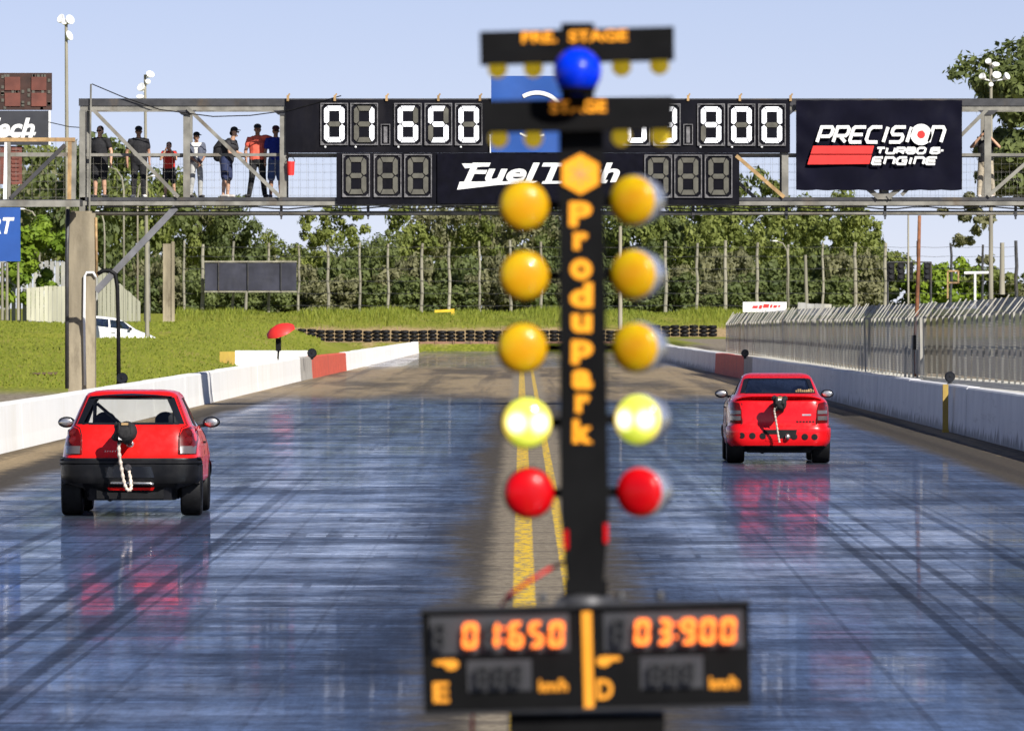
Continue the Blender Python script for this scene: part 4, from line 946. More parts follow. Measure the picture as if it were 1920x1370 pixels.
spart('pedestal', lambda b: (b.box(T(954,0).x, T(1245,0).x, D0-.12, D0+.2, ZB+.1, T(0,1336).z), b.box(T(930,0).x, T(1270,0).x, D0-.2, D0+.28, ZB, ZB+.1)), 'matte')
spart('hub', lambda b: (b.lathe([(.09,T(0,1130).z),(.085,T(0,1118).z),(.06,T(0,1111).z)], (T(1098,0).x, D0, 0), 'z', 24), b.box(T(1040,0).x, T(1165,0).x, D0-.06, D0+.06, T(0,1132).z, T(0,1124).z)), 'steeld', sm=35)
spart('power_cable', lambda b: b.tube([T(1062,1052,.05), T(1030,1066,.0), T(990,1090,-.03), T(958,1112,-.02), T(944,1128,.03), T(930,1160,.1), T(900,1250,.12), T(886,1330,.05), T(884,1400,.0), T(884,1500,0), V((T(884,0).x, D0, ZB+.02))], .006, 8), 'redl', sm=True)
for p in (955,1018,1165,1238): spart('plug', lambda b: b.lathe([(.014,0),(.016,.012),(.008,.03)], T(p, 1130+ (955-p)*.015, .02), 'z', 10), 'steeld', sm=40)
# timing display of the tree
ds_ = thing('timing_display', 'black display box with glowing orange digits at the foot of the light tree', 'display', (T(1099,0).x, D0-.1, T(0,1336).z))
YD = D0-.15
b = MB(); slab(b, ((790,1142),(1402,1126),(1406,1318),(797,1334)), YD, D0+.0); b.build('case', M['matte'], ds_)
def dsp(nm, fn, m, recalc=True, par=None):
    b = MB(); fn(b); return b.build(nm, M[m], par or ds_, recalc=recalc)
dsp('face_rim', lambda b: (slab(b, ((788,1138),(1404,1122),(1404,1128),(789,1144)), YD-.015, YD+.06), slab(b, ((797,1330),(1406,1314),(1407,1320),(798,1336)), YD-.012, YD+.05)), 'black')
M['window'] = mat('grey_display_window', (.045,.045,.05), .35, var=.15)
for cs in (((806,1153),(1066,1146),(1068,1216),(808,1223)), ((1130,1146),(1390,1139),(1392,1209),(1132,1216)), ((876,1234),(996,1231),(997,1289),(878,1292)), ((1199,1227),(1316,1224),(1317,1284),(1200,1287))):
    dsp('display_window', lambda b: slab(b, cs, YD-.003, YD-.0005), 'window')
M['led'] = emit('orange_led', (1,.16,.018), 1.35, (.8,.2,.03)); M['dimled'] = mat('unlit_led', (.028,.028,.03), .4, var=.1)
for p, ch in ((882,'0'),(922,'1'),(968,'6'),(1005,'5'),(1043,'0'),(1203,'0'),(1243,'3'),(1288,'9'),(1325,'0'),(1363,'0')):
    y = 1187-(p-882)*.018 + (-1 if p > 1100 else 0)
    digit(ds_, T(p,0).x, T(0,y).z, YD-.002, 28/600, 48/600, ch, .0155, M['led'], M['dimled'], False, .001, ROLL, .06)
for p, y, hh in ((825,1187,48),(1160,1178,48),(905,1262,40),(937,1261,40),(969,1260,40),(1228,1257,40),(1259,1256,40),(1290,1255,40)):
    digit(ds_, T(p,0).x, T(0,y).z, YD-.002, 24/600, hh/600, ' ', .011, M['led'], M['dimled'], False, .001, ROLL, .04)
for p, y in ((944,1186),(1266,1178)): dsp('colon', lambda b: [b.ball(T(p, y+k, D0*0-.155), .006, 8, k=6) for k in (-12,12)], 'led')
dsp('divider_bar', lambda b: slab(b, ((1090,1143),(1108,1142),(1113,1321),(1095,1322)), YD-.006, YD-.001), 'orange')
def hand(cx, cy, k):
    def f(b):
        pts = [(-26,-3),(-23,-8),(2,-10),(18,-9),(25,-3),(24,5),(17,11),(6,12),(0,9),(-4,4),(-6,1),(-23,0)]
        pts = [(T(cx+.9*k*x, 0).x, T(0, cy+.9*y-.024*k*x).z) for x, y in pts]
        b.prism(pts if k > 0 else pts[::-1], YD-.005, YD-.001)
    dsp('pointing_hand', f, 'orange')
hand(838,1241,1); hand(1140,1234,-1)
for s_, p, y, w_, h_ in (('E',828,1293,32,42),('D',1133,1287,33,42),('km/h',1037,1280,58,26),('km/h',1355,1275,58,26)):
    dsp('lettering', lambda b: text(b, s_, V((T(p,0).x, YD-.004, T(0,y).z)), w=w_*.92/600, h=h_*.9/600, bold=.03, roll=ROLL, ext=.002), 'orange')
for o in (st, ds_):
    o.location = (o.location.x*KT, o.location.y*KT, CH + (o.location.z-CH)*KT); o.scale = (KT, KT, KT)
# ---------------------------------------------------------------- cars
def carpaint(name, c):
    g = NG(name); co = g.co(); n = g.noise(co, 3, 4)
    g.set(base_color=g.mix(g.sm(n, .3, .7), tuple(x*.9 for x in c), c), roughness=g.sm(g.noise(co, 12, 4), .2, .8, .22, .34))
    g.b.inputs['Coat Weight'].default_value = .45; g.b.inputs['Coat Roughness'].default_value = .04; g.b.inputs['Specular IOR Level'].default_value = .25
    return g.mat
M['carred'] = carpaint('red_car_paint', (.82,.010,.008)); M['carred2'] = carpaint('deep_red_car_paint', (.66,.006,.010)); M['carwhite'] = carpaint('white_car_paint', (.8,.8,.78))
M['trim'] = mat('black_bumper_plastic', (.005,.005,.006), .42, var=.3, sc=4, spec=.3)
M['interior'] = mat('dark_interior', (.015,.015,.02), .8)
M['tail'] = lens_mat('tail_light_red', (.13,.004,.004), (.08,.003,.003)); M['smoke'] = mat('smoked_lens', (.10,.085,.085), .15, var=.2, coat=.5)
M['rope'] = mat('braided_rope', (.68,.58,.48), .9, var=.35, sc=40)
M['chromep'] = mat('chromed_tube', (.7,.68,.64), .25, .9, var=.15)
M['packcloth'] = mat('black_pack_cloth', (.014,.013,.014), .8, var=.5, sc=14, bump=.4)
M['rim'] = mat('alloy_rim', (.35,.35,.37), .35, .7)
def glassmat(name, tint, gl):
    g = NG(name); tr = g.n('ShaderNodeBsdfTransparent'); tr.inputs[0].default_value = (*tint, 1)
    gs = g.n('ShaderNodeBsdfGlossy'); gs.inputs['Roughness'].default_value = .03; gs.inputs[0].default_value = (.9,.95,1,1)
    lw = g.n('ShaderNodeLayerWeight'); lw.inputs[0].default_value = .5; fr5 = g.math('MULTIPLY_ADD', g.math('POWER', lw.outputs['Facing'], 5), .9, .045); mx = g.n('ShaderNodeMixShader')
    nz = g.noise(g.co(), 2, 3)
    g.lk(g.math('ADD', fr5, g.math('MULTIPLY', nz, gl)), mx.inputs[0]); g.lk(tr.outputs[0], mx.inputs[1]); g.lk(gs.outputs[0], mx.inputs[2]); g.lk(mx.outputs[0], g.out.inputs[0])
    return g.mat
M['glass'] = glassmat('window_glass', (.78,.80,.78), .03); g = NG('veiled_windscreen_glass'); df = g.n('ShaderNodeBsdfDiffuse'); df.inputs[0].default_value = (.75,.72,.6,1); tr = g.n('ShaderNodeBsdfTransparent'); mx = g.n('ShaderNodeMixShader')
tl_ = g.n('ShaderNodeBsdfTranslucent'); tl_.inputs[0].default_value = (.75,.72,.6,1); m2 = g.n('ShaderNodeMixShader'); m2.inputs[0].default_value = .3  # cream veil mixed into the glass, standing in for brightness seen through it
g.lk(df.outputs[0], m2.inputs[1]); g.lk(tl_.outputs[0], m2.inputs[2])
g.lk(g.math('MULTIPLY_ADD', g.noise(g.mp(g.co(), (6,1,1)), 2, 4), .16, .03), mx.inputs[0]); g.lk(tr.outputs[0], mx.inputs[1]); g.lk(m2.outputs[0], mx.inputs[2]); g.lk(mx.outputs[0], g.out.inputs[0]); M['veiled'] = g.mat
M['glass2'] = glassmat('tinted_window_glass', (.30,.36,.48), .5)

class Shape:
    """car body as a stack of rounded outlines: (z, half width, rear y, front y)"""
    def __init__(s, lv, n=8): s.lv = lv; s.n = n
    def at(s, z):
        lv = s.lv
        if z <= lv[0][0]: return lv[0][1:]
        for a, b in zip(lv, lv[1:]):
            if z <= b[0]:
                t = (z-a[0])/(b[0]-a[0]); return tuple(a[i]+(b[i]-a[i])*t for i in (1,2,3))
        return lv[-1][1:]
    def rear(s, x, z, off=0):
        w, y0, y1 = s.at(z); k = min(.999, abs(x)/w); ly = (y1-y0)/2
        return (y0+y1)/2 - ly*(1-k**s.n)**(1/s.n) - off
    def side(s, y, z, off=0):
        w, y0, y1 = s.at(z); k = min(.999, abs((y-(y0+y1)/2)/((y1-y0)/2))); return w*(1-k**s.n)**(1/s.n) + off
    def front(s, x, z, off=0):
        w, y0, y1 = s.at(z); k = min(.999, abs(x)/w); ly = (y1-y0)/2
        return (y0+y1)/2 + ly*(1-k**s.n)**(1/s.n) + off
    def shell(s, b, inset=0, z0=None, z1=None, N=112, m=0):
        zs = []; lv = s.lv
        for a, c in zip(lv, lv[1:]):
            k = max(1, int((c[0]-a[0])/.05)); zs += [a[0]+(c[0]-a[0])*i/k for i in range(k)]
        zs.append(lv[-1][0])
        if z0 is not None: zs = [z0] + [z for z in zs if z0+.01 < z < z1-.01] + [z1]
        vs = []
        for z in zs:
            w, y0, y1 = s.at(z); w -= inset; y0 += inset; y1 -= inset; ly = (y1-y0)/2
            for j in range(N):
                t = 2*math.pi*(j+.5)/N; c, q = math.cos(t), math.sin(t); e = 2/s.n
                # spread the samples so the long sides keep points
                vs.append((w*math.copysign(abs(c)**e, c), (y0+y1)/2+ly*math.copysign(abs(q)**e, q), z))
        k = len(zs)
        fs = [(i*N+j, i*N+(j+1)%N, (i+1)*N+(j+1)%N, (i+1)*N+j) for i in range(k-1) for j in range(N)]
        fs += [tuple(range(N-1,-1,-1)), tuple((k-1)*N+j for j in range(N))]
        b.add(vs, fs, m)
def build_car(name, label, lv, paint, glass, rearwin, wsh, sidewins, axles, wr, tw, track, cav, extras, spoiler=None):
    t = thing(name, label, 'car')
    sh = Shape(lv)
    b = MB(); sh.shell(b); o = b.build('body', [M[paint], M['interior']], t)
    tmp = []
    def cut(mb, mi=1):
        c = mb.build('cut', [M[paint], M['interior']], None); c.data.polygons.foreach_set('material_index', [mi]*len(c.data.polygons))
        md = o.modifiers.new('b', 'BOOLEAN'); md.operation = 'DIFFERENCE'; md.solver = 'EXACT'; md.object = c; tmp.append(c)
    b = MB(); sh.shell(b, .05, cav[0], cav[1]); cut(b)
    b = MB(); b.prism(rearwin, -.6, cav[2]); cut(b)
    b = MB(); b.prism(wsh[0], wsh[1], wsh[2]); cut(b)
    for p in sidewins:
        b = MB(); b.prism(p, -1.2, 1.2, axis='x'); cut(b)
    for ya in axles:
        for sg_ in (-1, 1):
            b = MB(); b.lathe([(wr+.05, sg_*(track-tw/2-.06)), (wr+.05, sg_*1.2)], (0, ya, wr), 'x', 40); cut(b)
    me = new_from_eval(o); o.modifiers.clear(); o.data = me; me.name = 'body'
    for c in tmp: bpy.data.objects.remove(c)
    for p_ in me.polygons:
        if p_.center.z < lv[1][0]+.01 or (p_.center.z < .43 and (p_.center.y < axles[0]+.1)): p_.material_index = 1
    me.polygons.foreach_set('use_smooth', [True]*len(me.polygons)); me.set_sharp_from_angle(angle=R(32))
    # glass follows the body surface
    def quadgrid(nm, poly4, fn, m, nu=16, nv=8, par=t, thick=0):
        (a, b_, c, d) = [V((p[0], p[1])) for p in poly4]; g_ = MB()
        g_.grid(lambda u, v: fn((a.lerp(b_, u)).lerp(d.lerp(c, u), v)), nu, nv)
        return g_.build(nm, M[m], par, smooth=True)
    rw = rearwin
    def inset4(p, k):
        c = sum((V(q_) for q_ in p), V((0,0)))/4; return [tuple(V(q_)+(c-V(q_)).normalized()*k) for q_ in p]
    q4 = (rw[0], rw[1], rw[2], rw[3])
    quadgrid('rear_window', q4, lambda p: (p.x, sh.rear(p.x, p.y, -.012), p.y), glass)
    bd = MB(); q5 = inset4(q4, -.02); q6 = inset4(q4, .085 if glass == 'glass' else .05)  # border widened inward on the clear-glass car to paint in the roof shade
    for i in range(4):
        A = (V(q5[i]), V(q5[(i+1)%4]), V(q6[(i+1)%4]), V(q6[i]))
        bd.grid(lambda u, v: (lambda p: (p.x, sh.rear(p.x, p.y, .004), p.y))((A[0].lerp(A[1],u)).lerp(A[3].lerp(A[2],u),v)), 14, 2)
    bd.build('rear_window_seal', M['glassdark'], t, smooth=True)
    ws = wsh[0]; quadgrid('windscreen', (ws[0],ws[1],ws[2],ws[3]), lambda p: (p.x, sh.front(p.x, p.y, -.012), p.y), 'veiled' if glass == 'glass' else 'glass')
    for sg_ in (-1, 1):
        for p4 in sidewins:
            if len(p4) == 4: quadgrid('side_window', p4, lambda p: (sg_*sh.side(p.x, p.y, -.012), p.x, p.y), glass)
    # underside and wheels
    b = MB(); w_ = track-tw-.06; b.box(-w_, w_, axles[0]-.55, axles[1]+.5, lv[0][0]+.02, lv[0][0]+.25)
    b.tube([(-w_-.1, axles[0], wr), (w_+.1, axles[0], wr)], .05, 10); b.tube([(-.25, axles[0]-.3, lv[0][0]+.02), (-.25, 2.6, lv[0][0]+.02)], .04, 8)
    b.build('underbody', M['rubber'], t)
    for ya in axles:
        for sg_ in (-1, 1):
            k = tw/2; rr = wr
            b = MB(); b.lathe([(rr*.62,-k*.9),(rr*.9,-k),(rr*.975,-k*.86),(rr,-k*.6),(rr,k*.6),(rr*.975,k*.86),(rr*.9,k),(rr*.62,k*.9)], (sg_*track, ya, wr), 'x', 36)
            for i in (-.4, 0, .4): pass
            ty_ = b.build('wheel', M['rubber'], t, smooth=35)
            b = MB(); b.lathe([(0,k*.45),(.05,k*.5),(rr*.2,k*.55),(rr*.5,k*.4),(rr*.6,k*.8),(rr*.63,k*.9)] if sg_ > 0 else [(0,-k*.45),(.05,-k*.5),(rr*.2,-k*.55),(rr*.5,-k*.4),(rr*.6,-k*.8),(rr*.63,-k*.9)], (sg_*track, ya, wr), 'x', 24)
            b.build('rim', M['rim'], ty_, smooth=35)
    # panel gaps: door seams and sills
    for sg_ in (-1, 1):
        b = MB()
        for pts in extras['seams']:
            for (ya, za), (yb, zb) in zip(pts, pts[1:]):
                n_ = 6
                for i in range(n_):
                    y0_, z0_ = ya+(yb-ya)*i/n_, za+(zb-za)*i/n_; y1_, z1_ = ya+(yb-ya)*(i+1)/n_, za+(zb-za)*(i+1)/n_
                    b.bar((sg_*sh.side(y0_,z0_,.0), y0_, z0_), (sg_*sh.side(y1_,z1_,.0), y1_, z1_), .008)
        b.build('door_seam', M['rubber'], t)
        b = MB(); yh, zh = extras['handle']; b.bar((sg_*sh.side(yh,zh,.015), yh, zh), (sg_*sh.side(yh+.16,zh,.015), yh+.16, zh), .03, .025); b.build('door_handle', M['trim'], t)
        ym, zm = extras['mirror']; xm = sh.side(ym, zm)
        b = MB(); i_ = len(b.v)
        b.ball((sg_*(xm+.155), ym, zm+.03), (.105,.07,.068), 16, k=10); b.bar((sg_*(xm-.03), ym, zm-.03), (sg_*(xm+.1), ym, zm), .05, .04)
        mo = b.build('mirror', M['trim'], t, smooth=50)
        b = MB(); b.lathe([(.0,-.078),(.06,-.0765),(.085,-.066)], (0,0,0), 'y', 18)
        b.v = [(sg_*(xm+.155)+x*1.05, ym+y+.008, zm+.03+z*.66) for x, y, z in b.v]; b.build('mirror_glass', M['chromep'], mo, smooth=True)
    # interior
    for sg_ in (-1, 1):
        b = MB(); b.tube([(sg_*.36,1.75,.5),(sg_*.36,1.62,.8),(sg_*.36,1.5,1.02)], [(.22,.08),(.22,.07),(.17,.06)], 14, ax=(1,0,0)); b.ball((sg_*.36,1.46,1.12), (.13,.06,.11), 14)
        b.box(sg_*.36-.22, sg_*.36+.22, 1.72, 2.2, .42, .55)
        b.build('seat', M['interior'], t, smooth=50)
    b = MB(); zt = cav[1]-.03
    b.tube([(-.5,1.2,.5),(-.47,1.25,zt-.08),(-.4,1.27,zt),(.4,1.27,zt),(.47,1.25,zt-.08),(.5,1.2,.5)], .022, 8); b.tube([(-.45,1.25,zt-.1),(.45,1.2,.55)], .02, 8)
    b.build('roll_bar', M['steeld'], t, smooth=True)
    b = MB(); b.lathe([(.17,-.015),(.185,0),(.17,.015)], (-.36,2.35,.85), 'y', 20); b.box(-.62,.62,2.45,2.75,.55,.93); b.build('dashboard', M['interior'], t)
    return t, sh
def rpatch(sh, nm, poly, off, m, t, k=5, par=None):
    """a raised panel on the tail, outline given in (x, z)"""
    b = MB(); n = len(poly)
    P_ = []
    for (a, b_) in zip(poly, poly[1:]+poly[:1]): P_ += [(a[0]+(b_[0]-a[0])*i/k, a[1]+(b_[1]-a[1])*i/k) for i in range(k)]
    cx_ = sum(p[0] for p in P_)/len(P_); cz_ = sum(p[1] for p in P_)/len(P_)
    rings = [[(cx_+(x-cx_)*q_, cz_+(z-cz_)*q_) for x, z in P_] for q_ in (1, 1, .94, .6, .25)]; offs = (-.03, off*.6, off, off, off)
    vs = [(x, sh.rear(x, z, o_), z) for rg, o_ in zip(rings, offs) for x, z in rg]; N = len(P_)
    fs = [(r_*N+i, r_*N+(i+1)%N, (r_+1)*N+(i+1)%N, (r_+1)*N+i) for r_ in range(4) for i in range(N)] + [tuple(4*N+i for i in range(N))]
    b.add(vs, fs); return b.build(nm, M[m], par or t, smooth=40)
def band(sh, nm, z0, z1, ymax, off, m, t, rows=6, N=48, front=False):
    """a bumper wrapped round the tail (or nose) between two heights"""
    b = MB(); vs = []; prof = [(z0, -.06), (z0+.01, off*.7)] + [(z0+(z1-z0)*i/rows, off) for i in range(1, rows)] + [(z1-.01, off*.7), (z1, -.06)]
    for z, o_ in prof:
        w, y0, y1 = sh.at(z); cyy = (y0+y1)/2; ly = (y1-y0)/2; row = []
        for i in range(N+1):
            u = -1+2*i/N
            # walk: left side -> tail -> right side
            if abs(u) > .72:
                f = (abs(u)-.72)/.28; yy = y0+.13+(ymax-.13)*f; x = math.copysign(sh.side(yy, z), u)
                x += math.copysign(o_, u)
            else:
                x = u/.72*w*.985; yy = sh.rear(x, z, o_); x *= 1+(o_/w)
            row.append((x, yy if not front else y0+y1-yy, z))
        vs += row
    k = len(prof)
    b.add(vs, [(i*(N+1)+j, i*(N+1)+j+1, (i+1)*(N+1)+j+1, (i+1)*(N+1)+j) for i in range(k-1) for j in range(N)])
    return b.build(nm, M[m], t, smooth=40)

# --- hatchback in the left lane
LV1 = [(.19,.54,.16,3.6),(.33,.60,.06,3.74),(.39,.80,.02,3.80),(.43,.825,.01,3.82),(.60,.83,0,3.84),(.70,.828,.0,3.80),(.73,.822,.03,3.75),(.82,.812,.055,3.6),(.92,.79,.08,3.35),(1.0,.755,.11,3.0),(1.06,.725,.14,2.8),(1.09,.705,.16,2.72),(1.25,.64,.27,2.42),(1.38,.58,.37,2.14),(1.43,.555,.40,2.0),(1.465,.52,.44,1.9),(1.487,.45,.52,1.75),(1.497,.34,.66,1.55)]
c1, s1 = build_car('red_hatchback', 'red hatchback with black bumper and parachute pack launching in the left lane', LV1, 'carred', 'glass',
    [(-.635,1.095),(.635,1.095),(.505,1.415),(-.505,1.415)], ([(-.62,1.08),(.62,1.08),(.48,1.40),(-.48,1.40)], 1.75, 3.4),
    [[(.75,1.07),(1.5,1.05),(1.45,1.40),(.95,1.40)], [(1.58,1.05),(2.55,1.05),(2.1,1.38),(1.53,1.40)]], (.62,3.0), .305, .25, .705, (.45,1.46,1.2),
    dict(seams=[[(1.54,1.42),(1.54,.4),(2.62,.34),(2.68,.9),(2.6,1.06)]], handle=(1.62,.86), mirror=(2.42,1.06)))
rdg = band(s1, 'bumper_ridge', .61, .685, .30, .042, 'trim', c1, rows=3)
bmp = band(s1, 'rear_bumper', .385, .705, .34, .028, 'trim', c1)
rpatch(s1, 'valance', [(-.56,.40),(-.53,.22),(.53,.22),(.56,.40)], .02, 'trim', c1, par=bmp)
rpatch(s1, 'plate_recess', [(-.26,.60),(-.30,.46),(.30,.46),(.26,.60)], .033, 'glassdark', c1, par=bmp)
rpatch(s1, 'lower_lip', [(-.27,.345),(-.25,.31),(.27,.31),(.29,.345)], .036, 'carred', c1, par=bmp)
band(s1, 'front_bumper', .22, .60, .5, .025, 'trim', c1, front=True)
for sg_ in (-1, 1):
    f = lambda x, z: (sg_*x, z)
    pol = [(.575,.735),(.775,.735),(.785,.9),(.77,1.02),(.70,1.065),(.62,1.04),(.58,.96)]
    tl = rpatch(s1, 'tail_light', [f(*p) for p in (pol if sg_ > 0 else pol[::-1])], .016, 'tail', c1)
    pol = [(.59,.745),(.765,.745),(.775,.84),(.585,.84)]
    rpatch(s1, 'reverse_lens', [f(*p) for p in (pol if sg_ > 0 else pol[::-1])], .022, 'smoke', c1, par=tl)
    for zc in (.90,.985):
        b = MB(); b.lathe([(.0,-.03),(.045,-.026),(.058,-.01),(.058,.03)], (0,0,0), 'y', 20); xx = sg_*.675
        b.v = [(x+xx, y+s1.rear(xx, zc), z+zc) for x, y, z in b.v]; b.build('round_lens', M['tail'], tl, smooth=35)
    b = MB()      # hatch seam
    pts = [(.565,.73),(.57,.95),(.60,1.05),(.665,1.08),(.53,1.43)]
    for (xa, za), (xb, zb) in zip(pts, pts[1:]):
        for i in range(6):
            p_ = [(xa+(xb-xa)*(i+k)/6, za+(zb-za)*(i+k)/6) for k in (0,1)]
            b.bar(*[(sg_*x, s1.rear(x, z, .0), z) for x, z in p_], .009)
    b.build('hatch_seam', M['rubber'], c1)
b = MB(); b.grid(lambda u, v: ((u-.5)*1.0*(1-.04*v), .44-.10*v+.05*abs(u-.5)*2, 1.462-.025*v-.02*(abs(u-.5)*2)**4), 16, 4); b.grid(lambda u, v: ((u-.5)*1.0*(1-.04*v), .44-.10*v+.05*abs(u-.5)*2, 1.44-.012*v-.02*(abs(u-.5)*2)**4), 16, 4)
b.build('roof_lip', M['glassdark'], c1, smooth=True)
b = MB(); b.lathe([(0,-.02),(.04,-.018),(.05,0)], (0, s1.rear(0,.86), .86), 'y', 20); b.build('badge', M['chromep'], c1, smooth=True)
b = MB()
for i in range(7): b.tube([(-.3+i*.03, s1.rear(-.3,.80,.006), .765), (-.29+i*.03, s1.rear(-.3,.80,.006), .785)], .004, 5)
b.build('model_lettering', M['chromep'], c1)
b = MB(); b.tube([(-.28,.1,.395),(-.2,-.03,.4),(.24,-.045,.395),(.28,-.04,.385)], .018, 10); b.build('exhaust_pipe', M['chromep'], c1, smooth=True)
def pack(par, x, z, w, h, y0, y1, seed=0):
    rr = random.Random(seed)
    sh_ = [([(x, y0+.05, z), (x+.01, y1-.04, z+.01)], [(w*.5,h*.5),(w*.47,h*.5)])] + [([(x+rr.uniform(-.4,.4)*w, y0+rr.uniform(0,.08), z+rr.uniform(-.4,.4)*h)], (w*.22,.06,h*.2)) for _ in range(7)]
    pk = soft('parachute_pack', sh_, .012, M['packcloth'], par)
    b = MB(); b.bar((x+.04, y1-.02, z-h*.3), (x+.04, y1+.35, z-h*.9), .05); b.bar((x+.04, y1-.02, z-h*.3), (x+.04, y0+.1, z-h*.2), .05); b.build('mount', M['steeld'], pk)
    b = MB()
    for k in (-.25,.2): b.tube([(x+k*w, y0-.03, z+h*.45), (x+k*w, y0-.055, z), (x+k*w, y0-.0, z-h*.5)], [(.02,.006)]*3, 8, ax=(1,0,0))
    b.build('strap', M['rubber'], pk)
    b = MB(); b.box(x-w*.15, x+w*.15, y0-.05, y0+.02, z+h*.36, z+h*.46); b.build('label_patch', M['orust'], pk)
    return pk
pk = pack(c1, -.04, 1.0, .27, .26, -.38, -.06, 3)
def rope(par, pts, r):
    b = MB(); P_ = [V(p) for p in pts]; out = []
    for i in range(len(P_)-1):      # Catmull-Rom through the points, a bumpy braid
        p0, p1, p2, p3 = P_[max(i-1,0)], P_[i], P_[i+1], P_[min(i+2,len(P_)-1)]
        for k in range(8):
            t_ = k/8; out.append(.5*((2*p1)+(p2-p0)*t_+(2*p0-5*p1+4*p2-p3)*t_*t_+(3*p1-p0-3*p2+p3)*t_**3))
    out.append(P_[-1]); b.tube(out, [r*(1+.28*math.sin(i*1.9)) for i in range(len(out))], 8)
    return b.build('rope', M['rope'], par, smooth=True)
rope(c1, [(-.10,-.36,.93),(-.115,-.34,.80),(-.09,-.28,.60),(-.06,-.24,.42),(-.02,-.22,.325),(.02,-.2,.335),(.015,-.16,.44),(-.015,-.07,.57)], .02)
b = MB(); b.bar((-.03,-.12,.58), (-.01,.05,.60), .05, .04); b.lathe([(.03,-.02),(.045,0),(.03,.02)], (-.02,-.1,.58), 'y', 14); b.build('tow_eye', M['steeld'], c1)
b = MB(); b.box(-.115,-.065,-.42,-.36,.92,.98); b.build('rope_tag', M['white'], c1)
c1.location = (PX(243.5, 102.56), 102.56, 0); c1.scale = (1.02, 1.02, 1.01)

# --- saloon in the right lane
LV2 = [(.17,.52,.2,3.8),(.25,.60,.06,3.98),(.29,.78,.03,4.0),(.40,.805,.01,4.06),(.55,.81,0,4.08),(.60,.808,.015,4.05),(.63,.802,.035,4.0),(.78,.80,.04,3.85),(.92,.79,.055,3.6),(.99,.765,.075,3.25),(1.03,.73,.12,3.1),(1.055,.70,.3,3.0),(1.08,.675,.58,2.92),(1.11,.655,.68,2.86),(1.25,.60,.95,2.56),(1.34,.56,1.14,2.32),(1.385,.53,1.25,2.16),(1.415,.48,1.38,2.0),(1.432,.40,1.55,1.85)]
c2, s2 = build_car('red_saloon', 'red saloon car with a row of round holes in its bumper in the right lane', LV2, 'carred2', 'glass2',
    [(-.575,1.115),(.575,1.115),(.50,1.35),(-.50,1.35)], ([(-.57,1.09),(.57,1.09),(.46,1.37),(-.46,1.37)], 1.9, 3.4),
    [[(1.15,1.10),(1.85,1.08),(1.85,1.36),(1.4,1.36)], [(1.93,1.08),(2.75,1.08),(2.35,1.33),(1.93,1.36)]], (.72,3.25), .305, .28, .67, (.45,1.40,1.75),
    dict(seams=[[(1.89,1.38),(1.89,.36),(2.85,.34),(2.9,.9),(2.8,1.05)],[(1.08,1.0),(1.2,.7),(1.1,.45)]], handle=(1.98,.88), mirror=(2.62,1.06)))
bp2 = band(s2, 'rear_bumper', .275, .60, .42, .03, 'carred2', c2)
band(s2, 'front_bumper', .22, .58, .5, .025, 'carred2', c2, front=True)
M['holeblack'] = mat('flat_black', (.004,.004,.005), .9)  # flat black; its discs paint the shade inside the bumper holes
for px in (1376,1394.5,1414,1433,1490,1509.5,1527.5,1544):
    x = (px-1463)/116.4; z = (868.5-(816+(px-1376)*.02))/116.4; b = MB()
    b.lathe([(.0,-.006),(.045,-.006),(.052,.0),(.052,.05)], (0,0,0), 'y', 22)
    b.v = [(x+p[0]*(1-.0*abs(x)), p[1]+s2.rear(x+p[0], z+p[2], .032), z+p[2]) for p in b.v]; b.build('bumper_hole_disc', M['holeblack'], bp2, smooth=35)
rpatch(s2, 'plate_recess', [(-.26,.545),(-.26,.40),(.26,.40),(.29,.545)], .033, 'holeblack', c2, par=bp2)
rpatch(s2, 'plate_panel', [(-.22,.47),(-.22,.36),(.0,.36),(.0,.47)], .036, 'carred2', c2, par=bp2)
rpatch(s2, 'valance', [(-.55,.29),(-.52,.20),(.52,.20),(.55,.29)], .03, 'trim', c2, par=bp2)
for sg_ in (-1, 1):
    f = lambda x, z: (sg_*x, z)
    pol = [(.58,.645),(.765,.645),(.77,.80),(.765,.95),(.72,.985),(.62,.965),(.59,.85)]
    tl = rpatch(s2, 'tail_light', [f(*p) for p in (pol if sg_ > 0 else pol[::-1])], .016, 'tail', c2)
    for za, zb in ((.69,.76),(.79,.85)):
        pol = [(.60,za),(.765,za),(.768,zb),(.60,zb)]; rpatch(s2, 'smoked_lens', [f(*p) for p in (pol if sg_ > 0 else pol[::-1])], .022, 'smoke', c2, par=tl)
    b = MB(); pts = [(.60,.615),(.575,.65),(.58,.95),(.63,1.0)]
    for (xa, za), (xb, zb) in zip(pts, pts[1:]): b.bar((sg_*xa, s2.rear(xa,za), za), (sg_*xb, s2.rear(xb,zb), zb), .009)
    b.build('boot_seam', M['rubber'], c2)
# boot lip spoiler
b = MB()
def spf(u, v):
    x = (u-.5)*1.32; e = (abs(u-.5)*2)**6; pr = [(.12,1.03),(.0,1.075),(.015,1.09),(.12,1.085),(.2,1.05)]
    i = min(3, int(v*4)); q_ = v*4-i; y, z = pr[i][0]+(pr[i+1][0]-pr[i][0])*q_, pr[i][1]+(pr[i+1][1]-pr[i][1])*q_
    return (x, y+.1*e+.03*(abs(u-.5)*2)**2, z-.055*e)
b.grid(spf, 28, 12); b.build('boot_spoiler', M['carred2'], c2, smooth=50)
b = MB(); text(b, 'RACING', (.42, .55, 1.16), w=.26, h=.05, bold=.03); b.v = [(x, s2.rear(x, z, .006), z) for x, y, z in b.v]
st_ = b.build('window_sticker', M['whitetxt'], c2, recalc=False)
bpy.data.objects.remove(st_)
b = MB()
for i in range(9): b.box(.28+i*.033, .305+i*.033, 0, .004, 1.135, 1.165+random.uniform(0,.02))
